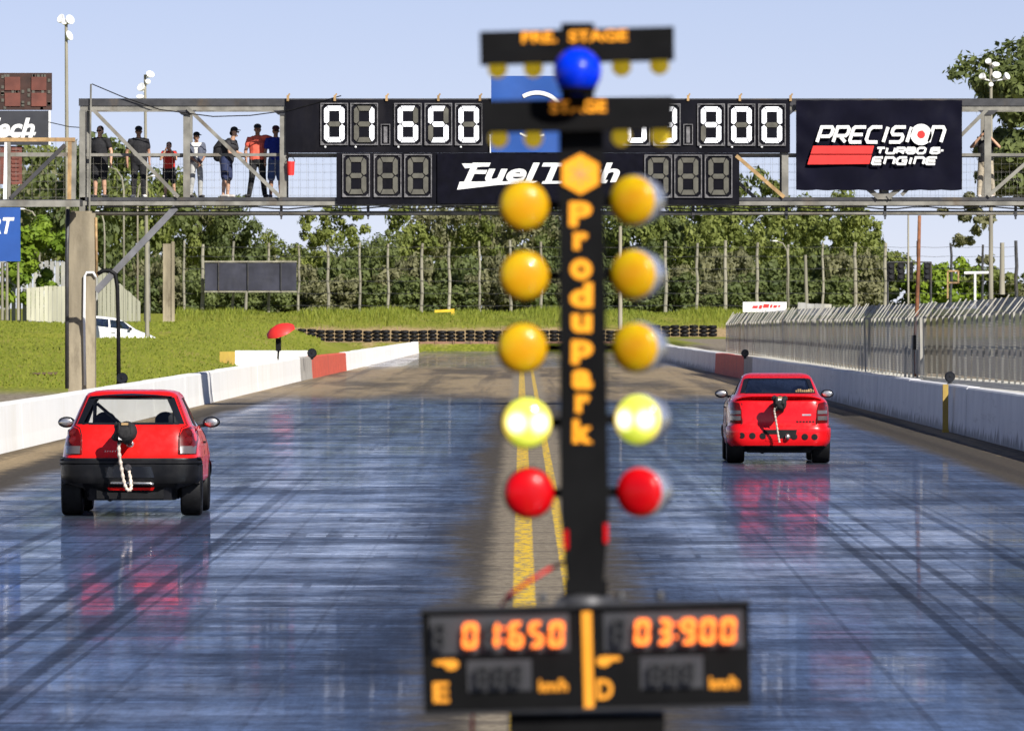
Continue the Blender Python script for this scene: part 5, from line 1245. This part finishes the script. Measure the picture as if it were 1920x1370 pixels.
b.v = [(x, s2.rear(x, z, .004)+y, z) for x, y, z in b.v]; b.build('window_sticker', M['orust'], c2)
b = MB(); b.box(.36,.50,0,.006,.765,.79); b.v = [(x, s2.rear(x, z, .006)+y, z) for x, y, z in b.v]; b.build('boot_badge', M['chromep'], c2)
b = MB(); [b.box(.27+i*.05,.30+i*.05,0,.005,.655,.68) for i in range(6)]; b.v = [(x, s2.rear(x, z, .005)+y, z) for x, y, z in b.v]; b.build('model_lettering', M['rubber'], c2)
pack(c2, .0, .96, .22, .24, -.34, -.05, 5)
rope(c2, [(-.05,-.33,1.0),(-.04,-.36,.93),(-.085,-.34,.86),(-.07,-.3,.75),(-.045,-.22,.6),(-.02,-.16,.45),(.0,-.14,.34)], .016)
b = MB(); b.box(-.03,.04,-.38,-.33,.95,1.05); b.build('rope_tag', M['white'], c2)
b = MB(); b.ball((.13,-.05,.43), (.045,.05,.05), 14); b.tube([(.13,-.05,.43),(.13,.1,.43)], .03, 10); b.build('tow_eye', M['chromep'], c2, smooth=True)
c2.location = (PX(1461, 137.45), 137.45, 0); c2.scale = (1.03, 1.03, 1.01)

# --- white car parked on the lawn
c3, s3 = build_car('parked_car', 'white car parked nose down on the lawn beyond the concrete pillar', LV1, 'carwhite', 'glass2',
    [(-.60,1.10),(.60,1.10),(.485,1.405),(-.485,1.405)], ([(-.62,1.08),(.62,1.08),(.48,1.40),(-.48,1.40)], 1.75, 3.4),
    [[(.75,1.07),(1.5,1.05),(1.45,1.40),(.95,1.40)], [(1.58,1.05),(2.55,1.05),(2.1,1.38),(1.53,1.40)]], (.62,3.0), .29, .2, .70, (.45,1.46,1.2),
    dict(seams=[[(1.54,1.42),(1.54,.4),(2.62,.34),(2.68,.9),(2.6,1.06)]], handle=(1.62,.86), mirror=(2.42,1.06)))
band(s3, 'rear_bumper', .24, .705, .36, .028, 'carwhite', c3); band(s3, 'front_bumper', .22, .60, .5, .025, 'carwhite', c3, front=True)
dc = 364; c3.location = (PX(131, dc), dc+.3, GZ(-17.4, dc)+.3); c3.rotation_euler = (R(-6), 0, R(-84))
# ---------------------------------------------------------------- trees, shrubs, tall grass
def leafmat(name, c1, c2):
    g = NG(name); at = g.n('ShaderNodeAttribute', attribute_name='tone'); oi = g.n('ShaderNodeObjectInfo')
    k = g.math('ADD', g.math('MULTIPLY', at.outputs['Fac'], .75), g.math('MULTIPLY', oi.outputs['Random'], .25))
    col = g.mix(k, c1, c2); g.set(base_color=col, roughness=.6); g.b.inputs['Specular IOR Level'].default_value = .25
    tl = g.n('ShaderNodeBsdfTranslucent'); g.lk(g.mix(.5, col, (.2,.26,.03)), tl.inputs[0]); mx = g.n('ShaderNodeMixShader'); mx.inputs[0].default_value = .28
    g.lk(g.b.outputs[0], mx.inputs[1]); g.lk(tl.outputs[0], mx.inputs[2]); g.lk(mx.outputs[0], g.out.inputs[0])
    return g.mat
M['leaf'] = leafmat('broadleaf_foliage', (.085,.115,.024), (.27,.30,.075)); M['leafd'] = leafmat('dark_foliage', (.055,.08,.028), (.18,.21,.065))
M['leafy'] = leafmat('bright_foliage', (.10,.18,.018), (.25,.34,.03)); M['leafg'] = leafmat('grey_green_foliage', (.115,.12,.06), (.25,.24,.12))
M['bark'] = mat('bark', (.16,.125,.09), .9, var=.4, sc=3, dirt=(.3,.26,.2), streak=True)
def leaves(clumps, per, size, rng):
    vs = []; fs = []; tone = []
    for (c, r, k) in clumps:
        n = int(per*k); ct = rng.uniform(0, 1)
        d = rng.normal(size=(n,3)); d /= np.linalg.norm(d, axis=1)[:,None]
        rad = r*(rng.uniform(.25,1,n)**.5)[:,None]*rng.uniform(.8,1.15,(n,1))
        p = np.array(c) + d*rad*np.array((1,1,.72))
        nn = d*1.5 + rng.normal(size=(n,3))*.5 + np.array((0,0,.35)); nn /= np.linalg.norm(nn, axis=1)[:,None]
        a = np.cross(nn, rng.normal(size=(n,3))); a /= np.linalg.norm(a, axis=1)[:,None]; b_ = np.cross(nn, a)
        s_ = size*rng.uniform(.6,1.35,(n,1))
        q_ = np.stack([p-a*s_, p+b_*s_*.55, p+a*s_, p-b_*s_*.55], 1).reshape(-1,3)
        b0 = len(vs); vs.extend(map(tuple, q_)); fs.extend([(b0+4*i, b0+4*i+1, b0+4*i+2, b0+4*i+3) for i in range(n)])
        tone.extend(np.clip(ct*.6 + rng.uniform(0,.4,n), 0, 1))
    return vs, fs, tone
def leafmesh(name, clumps, per, size, m, par, seed):
    rng = np.random.default_rng(seed); vs, fs, tone = leaves(clumps, per, size, rng)
    me = bpy.data.meshes.new(name); me.from_pydata(vs, [], fs); me.materials.append(m)
    a = me.attributes.new('tone', 'FLOAT', 'FACE'); a.data.foreach_set('value', tone)
    o = bpy.data.objects.new(name, me); COL.objects.link(o); o.parent = par; return o
def make_tree(seed, H, W, m, kind, label, per=90, size=.2, base=.25, nclump=46, flat=.75, loc=(0,0,-500), holes=0):
    rng = np.random.default_rng(seed); t = thing(kind, label, 'tree', loc, None)
    cl = []; lim = []
    cz = H*(base+1)/2; hz = H*(1-base)/2
    lobes = [(rng.uniform(-.5,.5)*W, rng.uniform(-.5,.5)*W, cz+rng.uniform(-.7,.75)*hz, rng.uniform(.28,.46)*W) for _ in range(9)] + [(0,0,cz+hz*.55,.36*W)]
    for lx_, ly_, lz_, lr in lobes:
        for _ in range(nclump//10):
            d = rng.normal(size=3); d /= np.linalg.norm(d); d[2] *= flat
            p = np.array((lx_, ly_, lz_)) + d*lr*rng.uniform(.45,1)
            if p[2] < H*base*.7 or p[2] > H: p[2] = np.clip(p[2], H*base*.7, H*.98)
            cl.append((p, rng.uniform(.09,.2)*W, rng.uniform(.6,1.3)))
        lim.append((lx_, ly_, lz_))
    o = leafmesh('crown', cl, per, size, m, t, seed)
    b = MB(); r0 = .035*H+.05
    b.tube([(0,0,-.3),(rng.uniform(-.1,.1)*W*.3,0,H*.25),(rng.uniform(-.1,.1)*W*.4,.1,H*.5),(rng.uniform(-.1,.1)*W,.1,H*.8)], [r0,r0*.75,r0*.5,r0*.15], 9)
    for x, y, z in lim[:7]: b.tube([(0,0,H*rng.uniform(.2,.4)),(x*.5,y*.5,z*.75),(x*.9,y*.9,z)], [r0*.4,r0*.28,r0*.08], 6)
    b.build('trunk', M['bark'], t, smooth=60)
    return t
protos = [make_tree(11, 8, 5.2, M['leaf'], 'broadleaf_tree', None), make_tree(12, 8, 6.2, M['leafd'], 'broadleaf_tree', None, base=.2), make_tree(13, 8, 4.6, M['leaf'], 'broadleaf_tree', None, base=.3), make_tree(14, 8, 6.5, M['leafg'], 'broadleaf_tree', None, base=.15), make_tree(15, 8, 5.6, M['leafd'], 'broadleaf_tree', None, base=.3)]
used = [False]*5
words_ = ['mid green round', 'dark spreading', 'mid green upright', 'grey green bushy', 'dark tall']
TREES = [(20,318,3),(66,300,0),(112,312,4),(160,296,1),(214,306,0),(262,322,4),(318,350,0),(356,392,1),(402,398,3),(446,396,4),(492,424,0),(546,452,2),(592,446,4),(628,407,2),(680,432,1),(722,425,4),(770,408,0),(818,402,3),(866,396,0),(912,392,3),(962,398,0),(1010,404,3),(1064,430,1),(1112,398,4),(1156,392,0),(1200,390,4),(1250,392,0),(1300,400,4),(1346,386,0),(1392,360,2),(1436,392,4),(1480,388,0),(1528,392,0),(1574,390,2),(1612,402,0)]
near = {20:'behind the dark sign at the far left',66:'behind the side platform',112:'behind the side platform rail',160:'just left of the footbridge end post',214:'behind the person in black polo shirt',262:'behind the person all in black',318:'behind the child in red',356:'above the diagonal brace',402:'left of the dark mesh sign',446:'above the dark mesh sign',492:'right above the dark mesh sign',546:'low beside the sky gap left of centre',592:'in the sky gap left of centre',628:'standing highest in the sky gap left of centre',680:'right of the sky gap',722:'before the spreading crowns left of the light tree',770:'at the left edge of the spreading crowns',818:'under the left timing digits',866:'under the sponsor panel',912:'just left of the amber lamps',962:'behind the left amber lamps',1010:'between the lamp column and left lamps',1064:'behind the black lamp column',1112:'right of the black lamp column',1156:'behind the right amber lamps',1200:'behind the right upper amber lamp',1250:'just right of the amber lamps',1300:'under the right unlit digits',1346:'left of the primer brown diagonal',1392:'rising behind the primer brown diagonal',1436:'above the right saloon',1480:'under the left edge of the big black banner',1528:'under the middle of the big black banner',1574:'near the right end of the wood',1612:'last of the wood before the right sky gap'}
rt = random.Random(3)
for i, (px, top, k) in enumerate(TREES):
    d = rt.uniform(596, 640); gz_ = 2.1; H = (PZ(top, d)-gz_)*(1.13 if top < 420 else .95)
    lb = f'{words_[k]} tree {near[px]}'
    scx = H/8*rt.uniform(.82,1.05) if top < 440 else .8
    o = protos[k] if not used[k] else None
    if o is None: o = dup(protos[k], (PX(px,d), d, gz_), rt.uniform(0,6.28), lb, (scx*.8, scx*.8, H/8), 'trees of the wood beyond the pole fence')
    else:
        used[k] = True; o.location = (PX(px,d), d, gz_); o.scale = (scx*.8, scx*.8, H/8); tag(o, lb, 'tree', 'trees of the wood beyond the pole fence')
# understory shrubs closing the wood
sh_p = thing('shrub', None, 'shrub', (0,0,0)); rng = np.random.default_rng(5)
leafmesh('foliage', [((rng.uniform(-1.3,1.3), rng.uniform(-.8,.8), rng.uniform(.3,2.5)), rng.uniform(.4,.75), 1) for _ in range(30)], 60, .17, M['leafd'], sh_p, 21)
sh_q = thing('shrub', None, 'shrub', (0,0,0))
leafmesh('foliage', [((rng.uniform(-1.3,1.3), rng.uniform(-.8,.8), rng.uniform(.3,2.5)), rng.uniform(.4,.75), 1) for _ in range(30)], 60, .17, M['leafg'], sh_q, 22)
first = {0: True, 1: True}
for row, (dd_, h_) in enumerate(((572, .95), (586, 1.5), (650, 2.2))):
    px = 130 + row*20
    while px < (1650 if row < 2 else 1660):
        k = 0 if rt.random() < .6 else 1; src = (sh_p, sh_q)[k]
        d = dd_ + rt.uniform(-4,4); loc = (PX(px,d), d, 2.0); sc_ = (rt.uniform(.8,1.15), 1, h_*rt.uniform(.75,1.2))
        lb = 'dark green shrub in the undergrowth below the far trees' if k == 0 else 'grey green shrub in the undergrowth below the far trees'
        if px > 1640 or not (170 < px < 1700): pass
        if first[k]: first[k] = False; src.location = loc; src.scale = sc_; src['label'] = lb; src['group'] = ('dark' if k == 0 else 'grey green')+' shrubs of the undergrowth'
        else: dup(src, loc, rt.uniform(0,6.28), lb, sc_, ('dark' if k == 0 else 'grey green')+' shrubs of the undergrowth')
        px += rt.uniform(42, 62)
for px, top, m_, lb in ((1690,478,'leaf','round low green tree behind the row of black boxes on the right'),(1748,500,'leafy','yellow green low tree right of the rusty pole'),(1815,486,'leafy','bright low tree behind the white pipe frame'),(1868,505,'leaf','low green tree right of the white pipe frame'),(1912,528,'leafg','low grey green tree at the right edge of the view'),(1640,520,'leafd','dark low tree at the right end of the wood')):
    d = 610; make_tree(px, PZ(top,d)-2.0, 3.6, M[m_], 'low_tree', lb, base=.05, loc=(PX(px,d), d, 2.0), per=70)['group'] = 'low trees in the right sky gap'
make_tree(77, PZ(392,440)-1.7, 3.4, M['leafy'], 'broadleaf_tree', 'bright yellow green tree left of the concrete pillar', base=.05, loc=(PX(78,452), 452, 1.7), per=110)
make_tree(78, PZ(84,330)-.5, 3.7, M['leafd'], 'eucalyptus_tree', 'very tall dark tree at the right edge above the footbridge', base=.25, loc=(PX(1928,330), 330, .5), per=190, size=.16, nclump=190)
make_tree(79, PZ(60,345)-.5, 6.0, M['leafd'], 'eucalyptus_tree', 'taller dark tree mostly outside the right edge of the view', base=.2, loc=(PX(2030,345), 345, .5), per=120, size=.16, nclump=80)
make_tree(80, PZ(340,600)-2, 3.0, M['leafg'], 'broadleaf_tree', 'thin grey green tree seen through the rails below the black banner', base=.3, loc=(PX(1822,600), 600, 2), per=60, nclump=30)
# tall grass on the far bank
rng = np.random.default_rng(9); vs = []; fs = []; tone = []
for _ in range(15000):
    d = rng.uniform(520, 556); x = rng.uniform(PX(330,d), PX(1560,d)); 
    if d < 526 and rng.uniform() < .6: continue
    z = GZ(x, d); h = rng.uniform(.12,.42)*(1+.7*math.sin(x*.9)*math.sin(x*.37+1)); w_ = rng.uniform(.015,.04); a = rng.uniform(0, 3.14); lx_, ly_ = rng.normal(0,.12,2)
    b0 = len(vs); c_, s_ = math.cos(a)*w_, math.sin(a)*w_
    vs += [(x-c_, d-s_, z-.05), (x+c_, d+s_, z-.05), (x+c_*.6+lx_*.5, d+s_*.6+ly_*.5, z+h*.6), (x-c_*.6+lx_*.5, d-s_*.6+ly_*.5, z+h*.6), (x+lx_, d+ly_, z+h)]
    fs += [(b0,b0+1,b0+2,b0+3), (b0+3,b0+2,b0+4)]; k = np.clip(.5+.35*math.sin(x*1.3+d)+rng.uniform(-.3,.3), 0, 1); tone += [k,k]
for _ in range(16000):      # short tufts over the lawn on the left
    d = rng.uniform(262, 500); x = rng.uniform(PX(-20,d), PX(600,d))
    if x > lerp(LW,d)-2.2: continue
    z = GZ(x, d); h = rng.uniform(.04,.16); w_ = rng.uniform(.02,.05); lx_, ly_ = rng.normal(0,.05,2); b0 = len(vs)
    vs += [(x-w_, d, z-.03), (x+w_, d, z-.03), (x+w_*.6+lx_*.5, d, z+h*.6), (x-w_*.6+lx_*.5, d, z+h*.6), (x+lx_, d+ly_, z+h)]
    fs += [(b0,b0+1,b0+2,b0+3), (b0+3,b0+2,b0+4)]; k = rng.uniform(.2,1); tone += [k,k]
me = bpy.data.meshes.new('tall_grass'); me.from_pydata(vs, [], fs); me.materials.append(leafmat('tall_grass_blades', (.11,.155,.015), (.29,.31,.042)))
me.attributes.new('tone', 'FLOAT', 'FACE').data.foreach_set('value', tone)
o = bpy.data.objects.new('tall_grass', me); COL.objects.link(o); tag(o, 'tall green grass on the far bank and short tufts over the left lawn', 'grass', kind='stuff')

# ---------------------------------------------------------------- masts, lamps, poles and small things
def mast(px, d, top, base_z, r, lamps, label, kink=0):
    t = thing('floodlight_mast', label, 'floodlight', (PX(px,d), d, base_z)); b = MB()
    b.tube([(PX(px+kink,d), d, base_z), (PX(px,d), d, PZ(top,d))], [r*1.35, r*.75], 10); b.build('pole', M['pole'], t, smooth=40)
    for lx_, ly_, w_, h_, ang in lamps:
        c_ = P(lx_, ly_, d); b = MB(); W_, H_ = w_*d/F/2, h_*d/F/2
        b.lathe([(H_*.5,.12),(H_*.9,.0),(H_,-.06),(H_*.92,-.07),(0,-.03)], (0,0,0), 'y', 14)
        M3 = Matrix.Rotation(ang, 3, 'Z') @ Matrix.Rotation(R(-28), 3, 'X')
        b.v = [tuple(c_ + M3 @ V((v[0]*W_/H_, v[1]-.08, v[2]))) for v in b.v]; i0 = len(b.v)
        b.bar(c_+V((0,.0,-H_*.3)), (PX(px,d), d, c_.z-H_*.9), .045)
        b.build('floodlight', M['white'], t, smooth=40)
    return t
mast(124, 330, 36, .9, .075, ((117,38,15,19,-.6),(129,40,17,20,.5),(127,70,14,20,.7),(121,44,12,12,0)), 'tall pale floodlight mast at the upper left with two lamp clusters', 4)
mast(272, 360, 140, 1.3, .07, ((279,142,18,14,.6),(267,166,16,18,-.6),(264,184,15,9,-.2),(276,156,10,10,.3)), 'floodlight mast rising behind the footbridge between the two people in black', 4)
mast(1858, 300, 118, .5, .07, ((1855,118,12,12,-.4),(1864,124,16,9,.5),(1845,146,14,13,-.7),(1868,144,17,15,.1),(1884,146,13,15,.8),(1858,162,9,9,0)), 'floodlight mast with many lamps at the upper right before the dark tree')
def street_lamp(px, d, top, base, dx, label):
    t = thing('street_lamp', label, 'street lamp', (PX(px,d), d, GZ(PX(px,d), d))); b = MB(); z1 = PZ(top,d); x = PX(px,d); ex = dx*d/F
    b.tube([(x,d,GZ(x,d)-.1),(x,d,z1-1.3),(x+ex*.12,d,z1-.6),(x+ex*.45,d,z1-.15),(x+ex,d,z1)], [.075,.05,.045,.04,.035], 8); b.build('pole', M['pole'], t, smooth=True)
    b = MB(); b.ball((x+ex*1.15, d, z1), (abs(ex)*.22+.05,.1,.055), 12, k=6); b.build('lamp_head', M['white'], t, smooth=True)
street_lamp(232, 470, 313, 0, -30, 'curved street lamp pole behind the people in black')
street_lamp(258, 520, 330, 0, 26, 'thin curved street lamp leaning right behind the child in red')
street_lamp(74, 470, 392, 0, -30, 'curved street lamp before the bright tree at the left')
street_lamp(196, 480, 396, 0, -12, 'straight pale street lamp right of the concrete pillar')
street_lamp(1478, 552, 452, 0, -22, 'short curved street lamp among the far poles on the right')
def pole(px, d, top, base, r, m, label, kind='post', top2=None):
    b = MB(); x = PX(px,d); z0 = GZ(x,d)-.1 if base is None else PZ(base,d)
    b.tube([(x,d,z0),(PX(top2 or px,d),d,PZ(top,d))], [r*1.15, r*.85], 10); return tag(b.build(kind, m if not isinstance(m, str) else M[m], smooth=40), label, 'post')
pole(276, 430, 452, None, .15, 'steel', 'thick grey metal post right of the diagonal brace')
b = MB(); d = 440; b.box(PX(306,d), PX(327,d), d-.3, d+.3, GZ(PX(316,d),d)-.2, PZ(457,d)); b.box(PX(322,d), PX(328,d), d-.36, d-.302, GZ(PX(316,d),d)-.2, PZ(453,d)); tag(b.build('concrete_column', M['conc']), 'wide pale concrete column standing on the lawn edge', 'column')
pole(1163, 520, 424, None, .12, 'pole', 'pale pole taller than its row behind the right amber lamps')
pole(1513, 540, 478, None, .11, 'pole', 'pale crooked post right of the small white sign on the far right', top2=1510)
pole(460, 548, 548, None, .1, 'pole', 'short pale post under the dark mesh sign', top2=462)
b = MB(); d = 200; b.tube([(PX(1716,d),d,.9),(PX(1717,d),d,PZ(640,d)),(PX(1722,d),d,PZ(500,d)),(PX(1724,d),d,PZ(404,d))], [.055,.05,.045,.04], 10)
tag(b.build('rusty_pole', M['rust'], smooth=True), 'thin rusty pole rising from the right mesh fence to the footbridge', 'pole')
b = MB(); b.box(PX(1712,199.5), PX(1721,199.5), 199.4, 199.6, PZ(655,199.5), PZ(628,199.5)); b.build('pole_sleeve', M['rubber'], bpy.data.objects['rusty_pole'])
pole(1703, 420, 400, None, .05, 'pole', 'thin pale pole behind the row of black boxes')
pole(1879, 400, 455, 552, .12, 'pole', 'white post right of the white pipe frame at the right edge')
# dark mesh sign on the pole fence
t = thing('mesh_sign', 'large dark mesh sign on the far pole fence left of centre', 'sign', (PX(470,554.5),554.5,PZ(546,554.5))); d = 554.5
M['meshs'] = mat('dark_blue_mesh_cloth', (.035,.036,.055), .8, var=.3, sc=1)
b = MB(); b.grid(lambda u, v: (PX(384+u*172,d), d+.04*math.sin(u*18), PZ(545-v*54,d)), 24, 4); b.build('cloth', M['meshs'], t, smooth=True)
b = MB(); b.box(PX(383,d), PX(557,d), d-.05, d+.03, PZ(492,d), PZ(489,d)); b.box(PX(383,d), PX(557,d), d-.05, d+.03, PZ(548,d), PZ(545.5,d)); b.build('frame', M['pole'], t)
for p in (410,465,527):
    b = MB(); b.box(PX(p,d)-.03, PX(p,d)+.03, d-.09, d-.05, PZ(546,d), PZ(491,d)); b.build('batten', M['steeld'], t)
# grey panel walls at the left
M['gpanel'] = mat('grey_panel_wall', (.36,.36,.34), .85, var=.25, sc=1.6, dirt=(.5,.48,.38), streak=True); M['ppanel'] = mat('pale_panel_wall', (.5,.49,.38), .85, var=.25, sc=1.6, dirt=(.32,.3,.22), streak=True)
def panels(name, m, a, c, n, label, par=None):
    """upright panels between two corner records (px, top, base, distance)"""
    b = MB()
    for i in range(n):
        k0, k1 = i/n, (i+1)/n-.012; q_ = [[a[j]+(c[j]-a[j])*k for j in range(4)] for k in (k0, k1)]; jt = random.uniform(-1.2,1.2)
        vs = []
        for (px, tp, bs, d) in q_:
            for dd_ in (0, .12): vs += [(PX(px,d), d+dd_, PZ(bs,d)-.2), (PX(px,d), d+dd_, PZ(tp+jt,d))]
        b.add(vs, [(0,1,5,4),(2,6,7,3),(0,2,3,1),(4,5,7,6),(1,3,7,5),(0,4,6,2)])
    return tag(b.build(name, M[m]), label, 'wall')
panels('panel_wall', 'gpanel', (-40,488,592,455), (186,491,600,455), 22, 'tall grey panel wall behind the lawn at the far left')
panels('panel_wall', 'ppanel', (50,539,592,430), (124,535,602,430), 9, 'lower pale panel wall in front of the grey one left of the pillar')
panels('panel_wall', 'ppanel', (184,498,612,445), (264,566,620,470), 10, 'pale panel wall dropping in height right of the concrete pillar')
for p in (4, 13, 34): pole(p, 425, 492, 600, .07, 'pole', {4:'pale wall post nearest the left edge of the view',13:'pale wall post second from the left edge of the view',34:'thicker pale wall post left of the pale panel wall'}[p])
# parasol, board and other bits
d = 300; t = thing('parasol', 'red parasol tilted over a dark stand behind the left barrier', 'parasol', (PX(522,d), d, .1))
b = MB(); Rm = Matrix.Rotation(R(-20), 3, 'Y') @ Matrix.Rotation(R(18), 3, 'X'); prof = [(0,.3),(.2,.27),(.36,.18),(.5,.03),(.52,-.04),(.5,-.03),(.3,.17),(0,.24)]
b.lathe(prof, (0,0,0), 'z', 16); c_ = P(526,621,d) ; b.v = [tuple(c_ + Rm @ V((v[0]*(1.02-.05*math.cos(8*math.atan2(v[1],v[0]))), v[1]*1.0, v[2]*.8))) for v in b.v]; b.build('canopy', M['bred'], t, smooth=50)
b = MB(); b.tube([P(527,618,d), P(524,645,d), P(520,690,d)], .025, 8); b.build('pole', M['steeld'], t)
b = MB(); b.box(PX(517,d), PX(527,d), d-.1, d+.1, PZ(658,d), PZ(634,d)); b.bar(P(521,672,d), P(522,655,d), .06); b.build('equipment_box', M['rubber'], t)
d = 285; b = MB(); x = PX(82,d); gz_ = lambda xx, yy: GZ(xx, yy)
for i in range(5): b.bar((x-.42, d-.6+i*.3, GZ(x,d-.6+i*.3)+.06), (x+.42, d-.5+i*.3, GZ(x,d-.5+i*.3)+.05+random.uniform(0,.04)), .22, .04)
tag(b.build('wooden_boards', mat('old_wood', (.12,.08,.045), .9, var=.4)), 'weathered brown boards lying on the lawn at the left', 'boards')
# right: black boxes, frames, small sign
d = 430
for i, p in enumerate((1671,1689,1706,1738)):
    t = thing('signal_box', ['black signal box leftmost of four on the right bar','second black signal box from the left on the right bar','third black signal box from the left, left of the rusty pole','black signal box right of the rusty pole'][i], 'signal', (PX(p,d), d, PZ(525,d)), 'black signal boxes on the right bar')
    b = MB(); b.box(PX(p-6,d), PX(p+6,d), d-.15, d+.15, PZ(525,d), PZ(493,d)); b.build('housing', M['holeblack'], t)
    for k in range(3):
        b = MB(); b.lathe([(.1,-.22),(.1,-.15),(.08,-.15)], (PX(p,d), d, PZ(499+k*10,d)), 'y', 12); b.build('visor', M['black'], t)
b = MB(); b.tube([P(1664,491.5,d), P(1746,491.5,d)], .035, 8); 
for p in (1671,1689,1706,1738): b.box(PX(p,d)-.02, PX(p,d)+.02, d-.02, d+.02, PZ(494,d), PZ(491,d))
for p in (1664.5,1745.5): b.tube([(PX(p,d), d, GZ(PX(p,d),d)-.1), P(p,491,d)], .05, 8)
tag(b.build('signal_bar', M['steeld']), 'dark pipe frame carrying the four black signal boxes', 'frame')
d = 400; b = MB(); b.tube([P(1808,512,d), P(1858,511,d)], .07, 10); b.tube([P(1828,511,d), P(1828,575,d)], .06, 10); b.tube([P(1857,511,d), P(1858,575,d)], .06, 10)
tag(b.build('pipe_frame', M['white']), 'white pipe frame standing behind the fence at the right', 'frame')
d = 380; b = MB(); 
for a, c_ in (((1777,508),(1797,508)),((1777,530),(1797,530)),((1777,508),(1777,560)),((1797,508),(1797,531))): b.bar(P(*a,d), P(*c_,d), .07, .07)
tag(b.build('square_frame', M['orust']), 'small orange square frame on a post behind the right fence', 'frame')
d = 420; t = thing('small_sign', 'small white sign with red lettering above the far end of the right fence', 'sign', (PX(1434,d), d, PZ(585,d)))
b = MB(); b.box(PX(1393,d), PX(1475,d), d, d+.08, PZ(585,d), PZ(566,d)); b.build('panel', M['white'], t)
b = MB()
for x0, x1, z0, z1 in ((1410,1420,578,573),(1422,1428,579,572),(1430,1441,577,570),(1443,1447,577,571),(1449,1456,577,572),(1458,1462,576,572)): b.prism([(PX(x0,d),PZ(z0,d)),(PX(x1,d),PZ(z0,d)),(PX(x1+2,d),PZ(z1,d)),(PX(x0+2,d),PZ(z1,d))], d-.01, d-.003)
b.build('red_marks', M['bred'], t)
for p in (1400,1468):
    b = MB(); b.box(PX(p,d)-.05, PX(p,d)+.05, d+.08, d+.18, .2, PZ(568,d)); b.build('leg', M['steeld'], t)
panels('panel_wall', 'gpanel', (1496,567,584,450), (1560,570,584,450), 4, 'low grey wall strip beyond the right fence beside the small white sign')
b = MB(); d = 535; b.bar((PX(815,d), d, GZ(PX(815,d),d)+.25), (PX(850,d), d, GZ(PX(850,d),d)+.3), .16, .16); b.box(PX(846,d), PX(852,d), d-.1, d+.1, GZ(PX(849,d),d)-.1, GZ(PX(849,d),d)+.4)
tag(b.build('yellow_beam', M['yellow']), 'short yellow beam lying in the grass of the far bank', 'beam')
b = MB(); b.tube([(PX(90,218),218,lz(235)),(PX(130,218),218,lz(244)),(PX(160,218),218,lz(246))], .012, 5)
tag(b.build('overhead_cable', M['rubber']), 'thin dark cable hanging between the grey sign and the footbridge', 'cable')
